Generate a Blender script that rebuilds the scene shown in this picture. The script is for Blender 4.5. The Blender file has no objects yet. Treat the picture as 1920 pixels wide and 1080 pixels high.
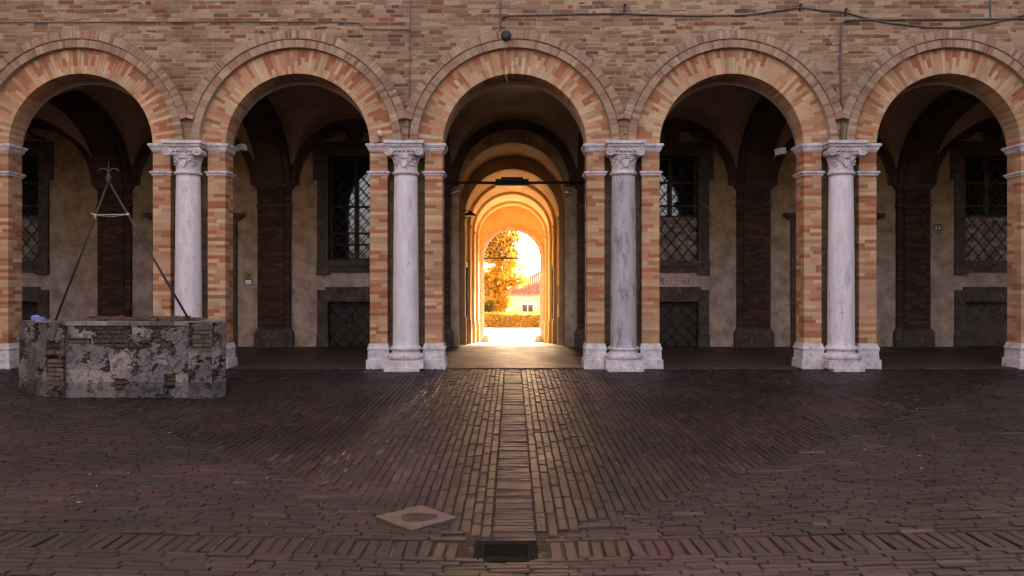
import bpy, math, random
import numpy as np
from mathutils import Vector, Matrix, noise as mnoise
random.seed(7)
R = math.radians
S = bpy.context.scene
COL = S.collection

# ------------------------------------------------------------------ camera, sky, sun, exposure
cd = bpy.data.cameras.new('camera'); cam = bpy.data.objects.new('camera', cd); COL.objects.link(cam)
cd.sensor_width = 36; cd.lens = 1450/1920*36; cd.clip_start = .05; cd.clip_end = 600
cam.location = (0, -14.5, 1.5); cam.rotation_euler = (R(90), 0, 0)
S.camera = cam
SUN_EL, SUN_AZ = R(25), R(11)
w = bpy.data.worlds.new("World"); S.world = w; w.use_nodes = True
wn = w.node_tree; bg = wn.nodes['Background']
sky = wn.nodes.new('ShaderNodeTexSky'); sky.sky_type = 'NISHITA'; sky.sun_disc = False
sky.sun_elevation = SUN_EL; sky.sun_rotation = SUN_AZ
sky.air_density = .35; sky.dust_density = 6.0; sky.ozone_density = 0.0
tn = wn.nodes.new('ShaderNodeMix'); tn.data_type = 'RGBA'; tn.blend_type = 'MULTIPLY'; tn.inputs['Factor'].default_value = 1
tn.inputs['B'].default_value = (1.0, .78, .56, 1)      # thin evening haze warms the whole sky
wn.links.new(sky.outputs[0], tn.inputs['A']); wn.links.new(tn.outputs['Result'], bg.inputs[0]); bg.inputs[1].default_value = .15
sd = bpy.data.lights.new('sun', 'SUN'); sun = bpy.data.objects.new('sun', sd); COL.objects.link(sun)
sd.energy = 5; sd.angle = R(.5); sd.color = (1, .90, .70)
sv = Vector((math.sin(SUN_AZ)*math.cos(SUN_EL), math.cos(SUN_AZ)*math.cos(SUN_EL), math.sin(SUN_EL)))
sun.rotation_euler = sv.to_track_quat('Z', 'Y').to_euler(); sun.location = (5, 30, 30)
S.view_settings.view_transform = 'Standard'; S.view_settings.look = 'None'
S.view_settings.gamma = 1; S.view_settings.exposure = 4.05
S.render.engine = 'CYCLES'
S.cycles.max_bounces = 10; S.cycles.diffuse_bounces = 7

# ------------------------------------------------------------------ materials
def newmat(name):
    m = bpy.data.materials.new(name); m.use_nodes = True
    nt = m.node_tree; b = nt.nodes['Principled BSDF']
    return m, nt, b, nt.nodes.new, nt.links.new
def coords(nt, scale=None, kind='Object'):
    t = nt.nodes.new('ShaderNodeTexCoord'); o = t.outputs[kind]
    if scale:
        mp = nt.nodes.new('ShaderNodeMapping'); mp.inputs['Scale'].default_value = scale
        nt.links.new(o, mp.inputs[0]); o = mp.outputs[0]
    return o
def noise_n(nt, vec, scale, detail=6, rough=.6):
    n = nt.nodes.new('ShaderNodeTexNoise'); n.inputs['Scale'].default_value = scale
    n.inputs['Detail'].default_value = detail; n.inputs['Roughness'].default_value = rough
    nt.links.new(vec, n.inputs['Vector']); return n.outputs['Fac']
def ramp(nt, fac, stops):
    r = nt.nodes.new('ShaderNodeValToRGB'); e = r.color_ramp.elements
    while len(e) < len(stops): e.new(.5)
    for i, (p, c) in enumerate(stops):
        e[i].position = p; e[i].color = (*c, 1) if len(c) == 3 else c
    nt.links.new(fac, r.inputs[0]); return r.outputs[0]
def g(v): return (v, v, v)
def mixc(nt, a, b, fac=.5, mode='MIX'):
    m = nt.nodes.new('ShaderNodeMix'); m.data_type = 'RGBA'; m.blend_type = mode
    for s, v in ((m.inputs['Factor'], fac), (m.inputs['A'], a), (m.inputs['B'], b)):
        if isinstance(v, (int, float)): s.default_value = v
        elif isinstance(v, tuple): s.default_value = (*v, 1)
        else: nt.links.new(v, s)
    return m.outputs['Result']
def bump(nt, b, h, strength=.4, dist=.02):
    n = nt.nodes.new('ShaderNodeBump'); n.inputs['Strength'].default_value = strength; n.inputs['Distance'].default_value = dist
    nt.links.new(h, n.inputs['Height']); nt.links.new(n.outputs[0], b.inputs['Normal'])
def simple(name, c1, c2, scale=4, rough=.8, bstr=.3, bdist=.01, spec=.3, metal=0, lo=.35, hi=.65, scl3=None, c3=None):
    m, nt, b, N, L = newmat(name)
    v = coords(nt, scl3); f = noise_n(nt, v, scale)
    c = ramp(nt, f, [(lo, c1), (hi, c2)])
    if c3:
        f3 = noise_n(nt, v, scale*3.1, 8, .7)
        c = mixc(nt, c, c3, ramp(nt, f3, [(.54, g(0)), (.66, g(1))]))
    L(c, b.inputs['Base Color']); b.inputs['Roughness'].default_value = rough
    b.inputs['Specular IOR Level'].default_value = spec; b.inputs['Metallic'].default_value = metal
    bump(nt, b, noise_n(nt, v, scale*9, 8, .7), bstr, bdist)
    return m
def tinted(name, rough=.85, spec=.25, grain=60, lo=.65, hi=1.25, bstr=.5, bdist=.006, stain=(.5, .45, .4), stain_amt=.5, rough_var=0, stain_scale=.7):
    m, nt, b, N, L = newmat(name)
    a = N('ShaderNodeAttribute'); a.attribute_name = 'tint'
    v = coords(nt)
    f = noise_n(nt, v, grain, 6, .7)
    c = mixc(nt, a.outputs['Color'], ramp(nt, f, [(.25, g(lo)), (.75, g(min(1, hi)))]), 1.0, 'MULTIPLY')
    s = noise_n(nt, v, stain_scale, 8, .65)
    c = mixc(nt, c, mixc(nt, c, stain, 1.0, 'MULTIPLY'), ramp(nt, s, [(.48, g(0)), (.68, g(stain_amt))]))
    L(c, b.inputs['Base Color']); b.inputs['Specular IOR Level'].default_value = spec
    if rough_var:
        rr = ramp(nt, noise_n(nt, v, 2.3, 7, .65), [(.3, g(rough-rough_var)), (.7, g(rough+rough_var))])
        L(rr, b.inputs['Roughness'])
    else: b.inputs['Roughness'].default_value = rough
    bump(nt, b, f, bstr, bdist)
    return m
M = {}
M['brick'] = tinted('old_brick', grain=48, lo=.5)
M['paving'] = tinted('paving_brick', rough=.50, spec=.28, grain=45, lo=.42, rough_var=.08, stain=(.42, .38, .42), stain_amt=.75, bdist=.006)
def marble(name, base, dark, vein, amt, spots):
    m, nt, b, N, L = newmat(name)
    v = coords(nt, (3, 3, .8)); v2 = coords(nt)
    c = ramp(nt, noise_n(nt, v, 3, 10, .65), [(.3, dark), (.62, base)])
    c = mixc(nt, c, vein, ramp(nt, noise_n(nt, v, 2.2, 12, .75), [(spots, g(0)), (spots+.06, g(amt))]))
    c = mixc(nt, c, (.10, .08, .08), ramp(nt, noise_n(nt, v2, 9, 8, .7), [(.64, g(0)), (.68, g(.85))]))
    L(c, b.inputs['Base Color']); b.inputs['Roughness'].default_value = .6; b.inputs['Specular IOR Level'].default_value = .3
    bump(nt, b, noise_n(nt, v2, 26, 10, .75), .35, .012)
    return m
M['marble'] = marble('pale_weathered_marble', (.62, .57, .60), (.46, .415, .44), (.28, .245, .255), .5, .55)
M['grey_marble'] = marble('grey_peeling_marble', (.38, .36, .385), (.28, .26, .28), (.16, .145, .15), .8, .52)
M['stone'] = simple('pale_limestone', (.40, .355, .37), (.60, .545, .57), 5, .75, .6, .012, c3=(.20, .165, .165))
M['dark_stone'] = simple('dark_sandstone', (.045, .032, .026), (.085, .063, .051), 3.5, .85, .5, .012, c3=(.15, .12, .105))
M['iron'] = simple('dark_iron', (.016, .012, .011), (.036, .025, .022), 14, .6, .3, .004, .4)
M['rust'] = simple('rusty_iron', (.055, .032, .026), (.12, .065, .048), 12, .75, .4, .004, .3)
M['cable'] = simple('grey_cable', (.06, .055, .05), (.11, .10, .09), 8, .6, .1, .002)
M['soil'] = simple('joint_soil', (.018, .014, .012), (.04, .032, .026), 9, .95, .6, .01)
M['white'] = simple('white_paint', (.62, .60, .58), (.78, .76, .74), 6, .55, .1, .002)
M['lamp_grey'] = simple('lamp_grey', (.22, .20, .18), (.34, .31, .28), 6, .5, .1, .002)
M['rope'] = simple('white_rope', (.32, .28, .25), (.45, .41, .38), 30, .9, .3, .003)
M['blue'] = simple('blue_card', (.12, .14, .42), (.22, .24, .55), 20, .6, .1, .002)
def plaster(name, up, low, zsplit, stain, scale=1.3, blend=.5):
    m, nt, b, N, L = newmat(name)
    v = coords(nt)
    sp = N('ShaderNodeSeparateXYZ'); L(v, sp.inputs[0])
    f = noise_n(nt, v, scale, 8, .65)
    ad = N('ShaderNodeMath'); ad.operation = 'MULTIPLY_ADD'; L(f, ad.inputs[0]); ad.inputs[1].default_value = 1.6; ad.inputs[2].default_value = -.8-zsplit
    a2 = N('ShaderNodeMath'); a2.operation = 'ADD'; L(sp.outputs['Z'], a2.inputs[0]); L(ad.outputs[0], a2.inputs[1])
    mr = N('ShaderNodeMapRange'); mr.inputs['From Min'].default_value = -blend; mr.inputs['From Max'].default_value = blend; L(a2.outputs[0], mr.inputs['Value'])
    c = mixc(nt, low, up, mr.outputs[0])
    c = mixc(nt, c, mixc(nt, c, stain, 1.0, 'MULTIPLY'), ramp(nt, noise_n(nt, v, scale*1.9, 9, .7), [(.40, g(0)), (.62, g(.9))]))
    c = mixc(nt, c, (.5, .45, .4), ramp(nt, noise_n(nt, v, scale*5, 9, .7), [(.68, g(0)), (.71, g(.35))]))
    L(c, b.inputs['Base Color']); b.inputs['Roughness'].default_value = .9; b.inputs['Specular IOR Level'].default_value = .2
    bump(nt, b, noise_n(nt, v, 22, 9, .7), .35, .01)
    return m
M['wall_plaster'] = plaster('portico_wall_plaster', (.40, .285, .17), (.46, .345, .275), 2.5, (.50, .44, .39))
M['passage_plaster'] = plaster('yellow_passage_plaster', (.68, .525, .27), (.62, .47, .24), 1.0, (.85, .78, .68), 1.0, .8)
M['shade_plaster'] = plaster('shade_dulled_brown_plaster', (.36, .24, .115), (.27, .17, .085), 1.6, (.7, .62, .55), 1.1, .8)  # unlit first section: its shade is put into this duller brown plaster colour
M['vault_plaster'] = simple('vault_plaster', (.36, .25, .165), (.50, .365, .25), 1.2, .92, .3, .01, .15)
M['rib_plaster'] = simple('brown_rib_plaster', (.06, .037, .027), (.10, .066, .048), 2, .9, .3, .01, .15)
def glassm():
    m, nt, b, N, L = newmat('dark_window_glass')
    v = coords(nt)
    b.inputs['Base Color'].default_value = (.012, .012, .014, 1); b.inputs['Roughness'].default_value = .03
    b.inputs['Specular IOR Level'].default_value = .9
    bump(nt, b, noise_n(nt, v, 1.4, 2, .5), .05, .03)
    return m
M['glass'] = glassm()
def brickwall_far():
    m, nt, b, N, L = newmat('upper_brick_wall')
    v = coords(nt); mp = N('ShaderNodeMapping'); mp.inputs['Rotation'].default_value = (R(90), 0, 0); L(v, mp.inputs[0])
    bt = N('ShaderNodeTexBrick'); L(mp.outputs[0], bt.inputs['Vector']); bt.inputs['Scale'].default_value = 1
    bt.inputs['Brick Width'].default_value = .29; bt.inputs['Row Height'].default_value = .078; bt.inputs['Mortar Size'].default_value = .012
    bt.inputs['Color1'].default_value = (.30, .19, .13, 1); bt.inputs['Color2'].default_value = (.24, .13, .09, 1); bt.inputs['Mortar'].default_value = (.38, .29, .23, 1)
    L(bt.outputs[0], b.inputs['Base Color']); b.inputs['Roughness'].default_value = .9
    return m
M['far_brick'] = brickwall_far()
def paved(name, c1, c2, mort, rot=0, rough=.55, bw=.26, rh=.085):
    m, nt, b, N, L = newmat(name)
    v = coords(nt); mp = N('ShaderNodeMapping'); mp.inputs['Rotation'].default_value = (0, 0, rot); L(v, mp.inputs[0])
    nz = N('ShaderNodeTexNoise'); nz.inputs['Scale'].default_value = 3; L(mp.outputs[0], nz.inputs['Vector'])
    vm = N('ShaderNodeVectorMath'); vm.operation = 'MULTIPLY_ADD'; L(nz.outputs['Color'], vm.inputs[0]); vm.inputs[1].default_value = (.03, .03, 0); L(mp.outputs[0], vm.inputs[2])
    bt = N('ShaderNodeTexBrick'); L(vm.outputs[0], bt.inputs['Vector']); bt.inputs['Scale'].default_value = 1
    bt.inputs['Brick Width'].default_value = bw; bt.inputs['Row Height'].default_value = rh; bt.inputs['Mortar Size'].default_value = .006
    bt.inputs['Color1'].default_value = (*c1, 1); bt.inputs['Color2'].default_value = (*c2, 1); bt.inputs['Mortar'].default_value = (*mort, 1)
    c = mixc(nt, bt.outputs[0], ramp(nt, noise_n(nt, v, 2.2, 9, .7), [(.3, g(.5)), (.7, g(1))]), 1.0, 'MULTIPLY')
    c = mixc(nt, c, (.22, .19, .17), ramp(nt, noise_n(nt, v, 7, 10, .78), [(.60, g(0)), (.68, g(.55))]))
    L(c, b.inputs['Base Color'])
    L(ramp(nt, noise_n(nt, v, 1.7, 7, .6), [(.3, g(rough-.13)), (.7, g(rough+.13))]), b.inputs['Roughness']); b.inputs['Specular IOR Level'].default_value = .28
    inv = N('ShaderNodeMath'); inv.operation = 'MULTIPLY_ADD'; L(bt.outputs['Fac'], inv.inputs[0]); inv.inputs[1].default_value = -1.0
    L(noise_n(nt, v, 30, 6, .7), inv.inputs[2])
    bump(nt, b, inv.outputs[0], .6, .012)
    return m
M['drain_iron'] = simple('drain_iron', (.004, .0035, .0035), (.010, .008, .008), 14, .95, .3, .004, .05)
M['portico_floor'] = paved('portico_brick_floor', (.075, .041, .032), (.10, .056, .043), (.028, .018, .015), rough=.56)
M['court_base'] = simple('courtyard_joint_earth', (.012, .009, .007), (.032, .023, .019), 2.2, .95, .6, .02, .1, c3=(.085, .066, .056))
M['passage_floor'] = paved('passage_brick_floor', (.19, .105, .065), (.25, .145, .09), (.08, .05, .036), rot=R(90), rough=.58)
M['gravel'] = simple('pale_gravel', (.50, .45, .38), (.62, .57, .50), 3, .95, .6, .02, .1)
M['well'] = tinted('crumbling_well_render', rough=.92, spec=.2, grain=28, lo=.45, bstr=.8, bdist=.02, stain=(.55, .5, .5), stain_amt=.5, stain_scale=3)
def leafm(name, c1, c2, transl=.5):
    m, nt, b, N, L = newmat(name)
    v = coords(nt)
    c = ramp(nt, noise_n(nt, v, 2.2, 5, .7), [(.3, c1), (.7, c2)])
    L(c, b.inputs['Base Color']); b.inputs['Roughness'].default_value = .6; b.inputs['Specular IOR Level'].default_value = .2
    t = N('ShaderNodeBsdfTranslucent'); L(c, t.inputs[0])
    mx = N('ShaderNodeMixShader'); mx.inputs[0].default_value = transl
    L(b.outputs[0], mx.inputs[1]); L(t.outputs[0], mx.inputs[2]); L(mx.outputs[0], nt.nodes['Material Output'].inputs[0])
    return m
M['gold_leaf'] = leafm('golden_autumn_leaf', (.26, .12, .009), (.40, .225, .024))
M['hedge_leaf'] = leafm('yellowing_hedge_leaf', (.26, .15, .010), (.50, .32, .03), .55)
M['green_leaf'] = leafm('olive_leaf', (.04, .042, .007), (.09, .078, .012), .4)
M['bark'] = simple('tree_bark', (.05, .035, .025), (.11, .08, .06), 9, .9, .6, .02)
M['tile'] = simple('terracotta_tile', (.20, .095, .065), (.31, .16, .115), 6, .85, .4, .02)
M['house'] = simple('pale_pink_render', (.36, .25, .21), (.42, .31, .27), 1.5, .9, .2, .01)
M['yellow_sign'] = simple('yellow_sign', (.30, .20, .04), (.42, .29, .06), 20, .6, .1, .002)
M['black'] = simple('black_paint', (.012, .012, .013), (.02, .02, .022), 20, .5, .1, .002)
M['wood'] = simple('dark_wood', (.03, .02, .015), (.07, .045, .032), 6, .7, .4, .006, scl3=(1, 1, .15))
M['pale_patch'] = simple('pale_plaster_patch', (.42, .28, .24), (.52, .36, .31), 6, .9, .2, .004)
M['faded_ink'] = simple('faded_ink', (.09, .05, .045), (.17, .10, .09), 30, .9, .1, .002)
M['globe'] = simple('frosted_globe', (.46, .36, .29), (.54, .43, .36), 8, .4, .05, .002)

# ------------------------------------------------------------------ mesh helpers
class MB:
    def __init__(s): s.v = []; s.f = []; s.t = []; s.sm = []
    def face(s, idx, tint=(.5, .5, .5), smooth=False): s.f.append(idx); s.t.append(tint); s.sm.append(smooth)
    def quad(s, a, b, c, d, tint=(.5, .5, .5)):
        n = len(s.v); s.v += [a, b, c, d]; s.face((n, n+1, n+2, n+3), tint)
    def box(s, x0, x1, y0, y1, z0, z1, tint=(.5, .5, .5), jit=0):
        n = len(s.v)
        for x, y, z in ((x0,y0,z0),(x1,y0,z0),(x1,y1,z0),(x0,y1,z0),(x0,y0,z1),(x1,y0,z1),(x1,y1,z1),(x0,y1,z1)):
            if jit: x += random.uniform(-jit, jit); y += random.uniform(-jit, jit); z += random.uniform(-jit, jit)
            s.v.append((x, y, z))
        for q in ((0,1,5,4),(1,2,6,5),(2,3,7,6),(3,0,4,7),(4,5,6,7),(3,2,1,0)):
            s.face(tuple(n+i for i in q), tint)
    def hexa(s, p, tint=(.5, .5, .5)):      # 8 points: bottom loop, top loop
        n = len(s.v); s.v += [tuple(q) for q in p]
        for q in ((0,1,5,4),(1,2,6,5),(2,3,7,6),(3,0,4,7),(4,5,6,7),(3,2,1,0)): s.face(tuple(n+i for i in q), tint)
    def obox(s, c, ax, ay, az, tint=(.5, .5, .5)):   # centre and three half-axis vectors
        c, ax, ay, az = map(Vector, (c, ax, ay, az))
        s.hexa([c-ax-ay-az, c+ax-ay-az, c+ax+ay-az, c-ax+ay-az, c-ax-ay+az, c+ax-ay+az, c+ax+ay+az, c-ax+ay+az], tint)
    def tube(s, pts, r, n=8, tint=(.5, .5, .5), caps=True):
        pts = [Vector(p) for p in pts]; rs = r if isinstance(r, (list, tuple)) else [r]*len(pts)
        rings = []; up = None
        for i, p in enumerate(pts):
            d = (pts[min(i+1, len(pts)-1)]-pts[max(i-1, 0)]).normalized()
            if up is None: up = Vector((0, 0, 1)) if abs(d.z) < .9 else Vector((1, 0, 0))
            a = d.cross(up).normalized(); up = a.cross(d).normalized()
            base = len(s.v)
            for k in range(n):
                t = 2*math.pi*k/n; s.v.append(tuple(p+(a*math.cos(t)+up*math.sin(t))*rs[i]))
            rings.append(base)
        for i in range(len(rings)-1):
            for k in range(n):
                k2 = (k+1) % n; s.face((rings[i]+k, rings[i]+k2, rings[i+1]+k2, rings[i+1]+k), tint, True)
        if caps:
            s.face(tuple(rings[0]+k for k in range(n))[::-1], tint); s.face(tuple(rings[-1]+k for k in range(n)), tint)
    def lathe(s, prof, c=(0, 0, 0), n=32, tint=(.5, .5, .5), smooth=True, axis='Z', cap=True):
        rings = []
        for r, z in prof:
            b = len(s.v)
            for k in range(n):
                t = 2*math.pi*k/n; x, y = r*math.cos(t), r*math.sin(t)
                s.v.append((c[0]+x, c[1]+y, c[2]+z) if axis == 'Z' else ((c[0]+x, c[1]+z, c[2]+y) if axis == 'Y' else (c[0]+z, c[1]+x, c[2]+y)))
            rings.append(b)
        for i in range(len(rings)-1):
            for k in range(n):
                k2 = (k+1) % n; s.face((rings[i]+k, rings[i]+k2, rings[i+1]+k2, rings[i+1]+k), tint, smooth)
        if cap:
            s.face(tuple(rings[0]+k for k in range(n))[::-1], tint); s.face(tuple(rings[-1]+k for k in range(n)), tint)
    def sweep(s, prof, path, closed=False, tint=(.5, .5, .5)):
        # profile (out, z) swept along a plan path; 'out' is to the right of the direction of travel
        P = [Vector((p[0], p[1], 0)) for p in path]; n = len(P); rings = []
        for i, p in enumerate(P):
            if closed: d0 = (p-P[i-1]).normalized(); d1 = (P[(i+1) % n]-p).normalized()
            else:
                d0 = (p-P[i-1]).normalized() if i else (P[1]-p).normalized()
                d1 = (P[i+1]-p).normalized() if i < n-1 else d0
            n0 = Vector((d0.y, -d0.x, 0)); n1 = Vector((d1.y, -d1.x, 0))
            m = (n0+n1); m = m/max(.2, m.dot(n0)) if m.length > 1e-4 else n0
            rings.append(len(s.v))
            for o, z in prof: s.v.append((p.x+m.x*o, p.y+m.y*o, z))
        k = len(prof)
        for i in range(n if closed else n-1):
            a, b = rings[i], rings[(i+1) % n]
            for j in range(k-1): s.face((a+j, b+j, b+j+1, a+j+1), tint)
        if not closed:
            s.face(tuple(rings[0]+j for j in range(k)), tint); s.face(tuple(rings[-1]+j for j in range(k))[::-1], tint)
    def prism(s, poly, z0, z1, tint=(.5, .5, .5)):
        n = len(s.v); k = len(poly)
        s.v += [(x, y, z0) for x, y in poly]+[(x, y, z1) for x, y in poly]
        for i in range(k): s.face((n+i, n+(i+1) % k, n+k+(i+1) % k, n+k+i), tint)
        s.face(tuple(n+k+i for i in range(k)), tint); s.face(tuple(n+i for i in range(k))[::-1], tint)
    def build(s, name, mat, parent=None, fix=False):
        me = bpy.data.meshes.new(name); me.from_pydata(s.v, [], s.f)
        for m in (mat if isinstance(mat, list) else [mat]): me.materials.append(m)
        a = me.attributes.new('tint', 'FLOAT_COLOR', 'CORNER')
        cnt = np.array([len(f) for f in s.f]); t = np.array(s.t, dtype=np.float32)
        t = np.concatenate([t, np.ones((len(t), 1), np.float32)], 1)
        a.data.foreach_set('color', np.repeat(t, cnt, axis=0).ravel())
        me.polygons.foreach_set('use_smooth', np.array(s.sm, dtype=bool))
        me.update()
        if fix:
            import bmesh
            bm = bmesh.new(); bm.from_mesh(me); bmesh.ops.recalc_face_normals(bm, faces=bm.faces); bm.to_mesh(me); bm.free()
        o = bpy.data.objects.new(name, me); COL.objects.link(o)
        if parent: o.parent = parent
        return o
def empty(name, loc=(0, 0, 0)):
    o = bpy.data.objects.new(name, None); COL.objects.link(o); o.location = loc; o.empty_display_size = .2; return o
def tag(o, label=None, cat=None, group=None, kind=None):
    if label: o['label'] = label
    if cat: o['category'] = cat
    if group: o['group'] = group
    if kind: o['kind'] = kind
    return o
rnd = random.uniform
def shade(c, lo=.85, hi=1.15):
    k = rnd(lo, hi); return tuple(max(.004, min(1, x*k*rnd(.96, 1.04))) for x in c)
TAN, BUFF, RED, ROSE, BROWN = (.56, .335, .185), (.62, .415, .25), (.42, .16, .08), (.51, .255, .14), (.36, .20, .11)
def pier_tint():
    r = random.random()
    return shade(TAN if r < .33 else BUFF if r < .55 else ROSE if r < .75 else RED if r < .95 else BROWN)
def wall_tint():
    r = random.random()
    return shade((.31, .195, .115) if r < .45 else (.37, .25, .15) if r < .66 else (.25, .135, .083) if r < .84 else (.23, .09, .052) if r < .975 else (.12, .08, .06), .75, 1.22)
MORTAR = (.43, .305, .205)

# ------------------------------------------------------------------ layout constants
CX, BAY, RAD, ZS = .05, 4.07, 1.35, 4.17           # bay centre, spacing, arch radius, springing
BACK = 5.28                                        # portico back wall
bays = range(-3, 4); cols = [CX+BAY*(n+.5) for n in range(-4, 4)]
DR = (-.04, -9.38)                                 # drain: the low point of the courtyard
def gz(x, y):
    d = max(abs(x-DR[0]), abs(y-DR[1])); return -.23*max(0, 1-d/9.3)-.012

# ------------------------------------------------------------------ ground
def sheet(name, xs, ys, zf, mat):
    b = MB(); nx = len(xs)
    for y in ys:
        for x in xs: b.v.append((x, y, zf(x, y)))
    for j in range(len(ys)-1):
        for i in range(nx-1): b.face((j*nx+i, j*nx+i+1, (j+1)*nx+i+1, (j+1)*nx+i))
    return tag(b.build(name, mat), kind='structure')
fr = lambda a, b, n: [a+(b-a)*i/n for i in range(n+1)]
sheet('courtyard_ground', fr(-22, 22, 88), fr(-30, .3, 60), lambda x, y: gz(x, y)-.013, M['court_base'])
sheet('portico_floor', fr(-22, 22, 8), [-.004, -.002, BACK+.02], lambda x, y: -.3 if y < -.003 else 0, M['portico_floor'])
def ramp_z(y): return 0 if y < BACK else -1.1*min(1, (y-BACK)/(22.4-BACK))
sheet('passage_floor', [-1.7, 1.7], [BACK+.02, 22.4], lambda x, y: ramp_z(y), M['passage_floor'])
sheet('garden_ground', fr(-250, 250, 20), [22.4, 30, 36.5, 46, 60, 120, 420], lambda x, y: -1.1 if y < 38 else (-3.4 if y < 130 else -9), M['gravel'])

pv = MB(); 
PAV = [(.042, .0205, .0235), (.031, .0165, .020), (.049, .0235, .025), (.026, .0155, .019), (.053, .028, .028), (.047, .0175, .0195)]
def paver(cx, cy, lx, ly, rot=0, light=1):
    z = gz(cx, cy); lx *= .5; ly *= .5
    hz = rnd(-.005, .004); tx, ty = rnd(-.02, .02), rnd(-.014, .014)
    c, s_ = math.cos(rot+rnd(-.02, .02)), math.sin(rot+rnd(-.02, .02)); n = len(pv.v); ch = .006
    ex = (gz(cx+.1, cy)-gz(cx-.1, cy))/.2+tx; ey = (gz(cx, cy+.1)-gz(cx, cy-.1))/.2+ty
    for (k, dz) in ((1, -.035), (1, -.007), (0, 0)):
        for sx, sy in ((-1, -1), (1, -1), (1, 1), (-1, 1)):
            x = sx*(lx-(0 if k else ch))+(rnd(-.002, .002)); y = sy*(ly-(0 if k else ch))+(rnd(-.002, .002))
            X, Y = x*c-y*s_, x*s_+y*c
            pv.v.append((cx+X, cy+Y, z+hz+dz+X*ex+Y*ey))
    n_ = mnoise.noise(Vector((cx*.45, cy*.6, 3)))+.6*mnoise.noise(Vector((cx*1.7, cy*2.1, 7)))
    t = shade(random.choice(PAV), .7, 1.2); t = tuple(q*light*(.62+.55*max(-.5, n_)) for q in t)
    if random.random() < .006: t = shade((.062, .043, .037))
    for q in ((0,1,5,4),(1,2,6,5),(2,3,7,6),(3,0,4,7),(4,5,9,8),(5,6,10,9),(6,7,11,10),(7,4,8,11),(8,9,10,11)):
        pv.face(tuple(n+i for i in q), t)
XL = 12.2
def in_slab(x, y): return abs(x-SLAB[0])+abs(y-SLAB[1])*.98 < .275
SLAB = (-.716, -8.73)
def region(x, y):
    if abs(x-DR[0]) < .24 and abs(y-DR[1]) < .24: return 'd'
    if y > -.16: return 'b'
    if abs(y-DR[1]) < .17: return 's'
    if y < DR[1]: return 'h'
    if abs(x-.015) < .155: return 'c'
    return 'v' if abs(x-.0) < (y-(DR[1]+.05))*1.05+.1 else 'h'
def clear_of_well(x, y): return not (-7.15 < x < -4.25 and -3.22 < y < -1.3)
# rows running towards the arcade
for sd_, x_start in ((-1, -.142), (1, .172)):
    x = x_start
    while abs(x) < 9.9:
        y = -9.2+rnd(0, .25); px = .078+rnd(-.003, .003); xm = x+sd_*px/2
        while y < -.16:
            L = rnd(.24, .29) if random.random() < .85 else rnd(.12, .16)
            cy = y+L/2
            if region(xm, cy) == 'v' and not in_slab(xm, cy) and clear_of_well(xm, cy) and region(xm, y+.04) != 's': paver(xm, cy, px-.007, L-.008)
            y += L
        x += sd_*px
# rows running along the arcade
y = -13.2
while y < -.2:
    py = .066+rnd(-.003, .003); x = -XL+rnd(0, .25)
    while x < XL:
        L = rnd(.24, .29) if random.random() < .85 else rnd(.12, .16)
        cx = x+L/2
        if region(cx, y) == 'h' and not in_slab(cx, y) and clear_of_well(cx, y): paver(cx, y, L-.008, py-.007)
        x += L
    y += py
# central strip of bricks laid across
y = -9.16
while y < -.18:
    p = .066+rnd(-.003, .003)
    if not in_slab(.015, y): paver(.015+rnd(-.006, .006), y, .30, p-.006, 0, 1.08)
    y += p
# soldier band through the drain
x = -XL
while x < XL:
    p = .088+rnd(-.006, .006)
    if abs(x-DR[0]) > .27: paver(x, DR[1]+rnd(-.01, .01), p-.014, .31, rnd(-.05, .05), .95)
    x += p
# edge course along the arcade
x = -XL
while x < XL:
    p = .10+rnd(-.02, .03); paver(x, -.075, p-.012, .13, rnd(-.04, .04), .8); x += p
tag(pv.build('courtyard_paving', M['paving']), kind='structure')

ch = MB()
for i in range(90):
    y = -.4-9.5*random.random()**1.3; x = rnd(-8.5, 8.5)
    if not clear_of_well(x, y): continue
    z = gz(x, y)+.004; s_ = rnd(.003, .007); a = rnd(0, 6.28); k = rnd(1.2, 3)
    ch.obox((x, y, z+.003), (s_*k*math.cos(a), s_*k*math.sin(a), 0), (-s_*math.sin(a), s_*math.cos(a), 0), (0, 0, .003))
M['chip'] = simple('pale_chip', (.16, .12, .09), (.36, .31, .27), 3, .9, .1, .002)
tag(ch.build('scattered_chips', M['chip']), 'scattered pale chips and dry leaf bits lying on the brick paving', 'litter', kind='stuff')

# ------------------------------------------------------------------ the building
B = tag(empty('arcaded_building', (0, 0, 0)), 'old brick building with a five arched portico on pale stone columns', 'building')
def arch_strip(b, xc, r, zs, ztop, y, half, n=28, tint=MORTAR, flip=False):
    pts = [(xc+r*math.cos(math.pi*i/n), zs+r*math.sin(math.pi*i/n)) for i in range(n+1)]
    for i in range(n):
        (xa, za), (xb, zb) = pts[i], pts[i+1]
        q = [(xa, y, za), (xa, y, ztop), (xb, y, ztop), (xb, y, zb)]
        b.quad(*(q[::-1] if flip else q), tint)
    for sgn in (-1, 1):
        xa, xb = xc+sgn*r, xc+sgn*half
        b.quad((min(xa, xb), y, zs), (max(xa, xb), y, zs), (max(xa, xb), y, ztop), (min(xa, xb), y, ztop), tint)
ZT = 7.6
fw = MB()
for k in bays:
    arch_strip(fw, CX+BAY*k, 1.83, ZS-.02, ZT, -.002, BAY/2); arch_strip(fw, CX+BAY*k, RAD, ZS-.1, ZT, .41, BAY/2, tint=(.2, .14, .1))
RO = 2.12; z = ZS; odd = 0
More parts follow.
